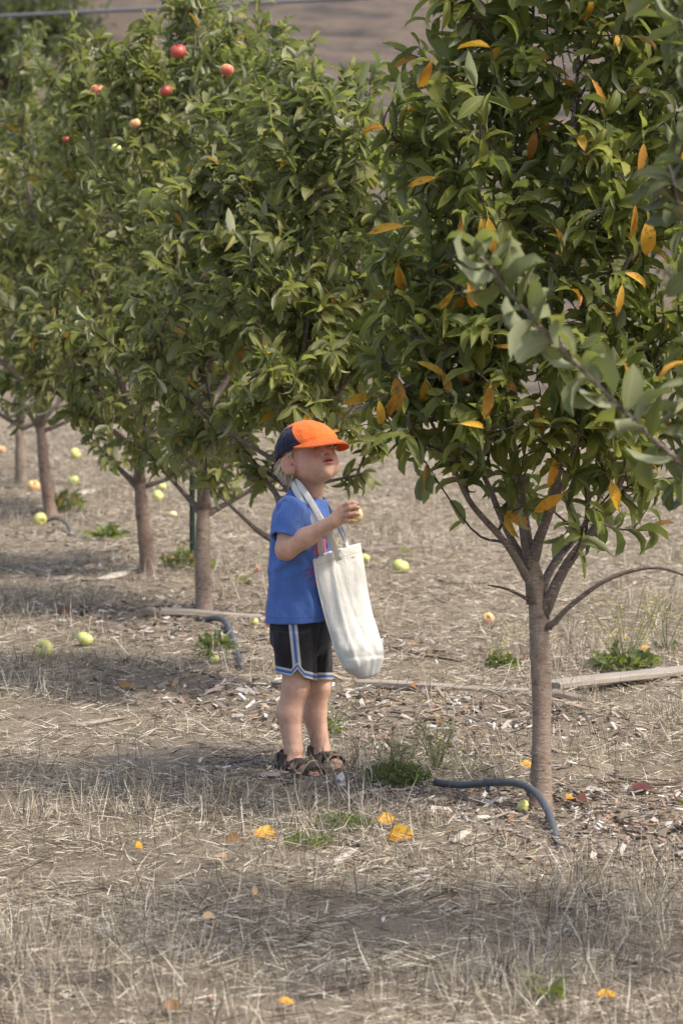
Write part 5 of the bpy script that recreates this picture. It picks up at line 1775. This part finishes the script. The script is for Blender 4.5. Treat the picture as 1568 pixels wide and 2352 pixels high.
rings = [bag_ring(s, -.0024) for s in np.linspace(.80, .004, 40)] + [bag_ring(0, -.0012)]
rings += [bag_ring(s, .0) for s in np.linspace(0, 1, nS)]
rings += [bag_ring(1.0 + .040 * math.sin(q) , 0, math.cos(q) * 1.0) for q in np.linspace(.25, 1.50, 9)]
sS = np.concatenate([np.linspace(.80, .004, 40) * 0 - 1, [0], np.linspace(0, 1, nS), np.full(9, 1.0)])
vb = np.concatenate(rings); nr2 = len(rings)
i = np.arange(nr2 - 1)[:, None] * nT; j = np.arange(nT)[None]
fb = np.stack([i + j, i + (j + 1) % nT, i + nT + (j + 1) % nT, i + nT + j], -1).reshape(-1, 4)
vb = vb + unit(np.stack([vnoise(vb * 38, 31 + k) for k in range(3)], -1)) * 0 + BN[None] * (vnoise(vb * np.array([95, 95, 26.]), 33) * .0030)[:, None] + BN[None] * (vnoise(vb * np.array([170, 170, 70.]), 36) * .0011)[:, None]
CANVAS, nt, b, base = cloth('cream canvas', (.73, .695, .625), 700, .9, .05, .1)
s_at = attr(nt, 'down')
stitch = math_(nt, 'LESS_THAN', math_(nt, 'ABSOLUTE', math_(nt, 'SUBTRACT', s_at, .062)), .004)
nt.links.new(mix(nt, math_(nt, 'MULTIPLY', stitch, .35), base, (.40, .35, .28)), b.inputs['Base Color'])
if (np.cross(vb[fb[6000, 1]] - vb[fb[6000, 0]], vb[fb[6000, 3]] - vb[fb[6000, 0]]) @ (vb[fb[6000, 0]] - (top_c + bot_c) / 2)) < 0: fb = fb[:, ::-1]
mesh('pouch', vb, fb, CANVAS, bag, {'down': np.repeat(sS, nT)})
# side seam standing out along the left edge
sm = np.array([bag_ring(s, .0005)[nT // 2] for s in np.linspace(0.0, .93, 50)])
sm = sm + BN[None] * (vnoise(sm * 60, 3) * .002)[:, None]
v, f = tube(sm, .0032, 6, flat=.5, wdir=np.repeat(BWv[None], 50, 0)); mesh('seam', v, f, CANVAS, bag)


def strap(pts, nrm, w=.0088, seed=0):
    p = resample(pts, 50); nn = unit(resample(nrm, 50))
    t = unit(np.gradient(p, axis=0)); wd = unit(np.cross(t, nn))
    v, f = tube(p, w, 10, flat=.13, wdir=wd)
    mesh('strap', v, f, CANVAS, bag)


nA, nBk, nFr = (-.1, -1, .15), (-1, -.1, .35), (.45, .8, .35)
rim = lambda u, sg: top_c + BWv * u + BN * sg * .021 + BA * .03
strap([rim(-.012, 1.1), B(748, 1215, -.098), B(724, 1170, -.090), B(702, 1134, -.076), B(686, 1112, -.054), B(677, 1104, -.015), B(678, 1103, .025), B(704, 1112, .060), B(738, 1140, .062), B(762, 1180, .030), B(783, 1225, .0), rim(.030, 1.0) + BN * 0],
      [(-.1, -1, .1), nA, nA, (-.2, -1, .4), (-.6, -.8, .5), nBk, (-.8, .5, .4), (-.1, 1, .4), (.6, .8, .2), (.9, .5, .1), (.9, .2, 0), (.3, -.9, 0)])
strap([rim(-.044, -1.0), B(729, 1219, -.090), B(707, 1176, -.084), B(687, 1140, -.072), B(675, 1118, -.052), B(671, 1109, -.012), B(672, 1108, .028), B(702, 1117, .066), B(742, 1148, .068), B(770, 1190, .045), B(792, 1225, .02), rim(.046, -1.0)],
      [(-.1, -1, .1), nA, nA, (-.2, -1, .4), (-.6, -.8, .5), nBk, (-.8, .5, .4), (-.1, 1, .4), (.6, .8, .2), (.9, .5, .1), (.9, .2, 0), (.3, -.9, 0)])
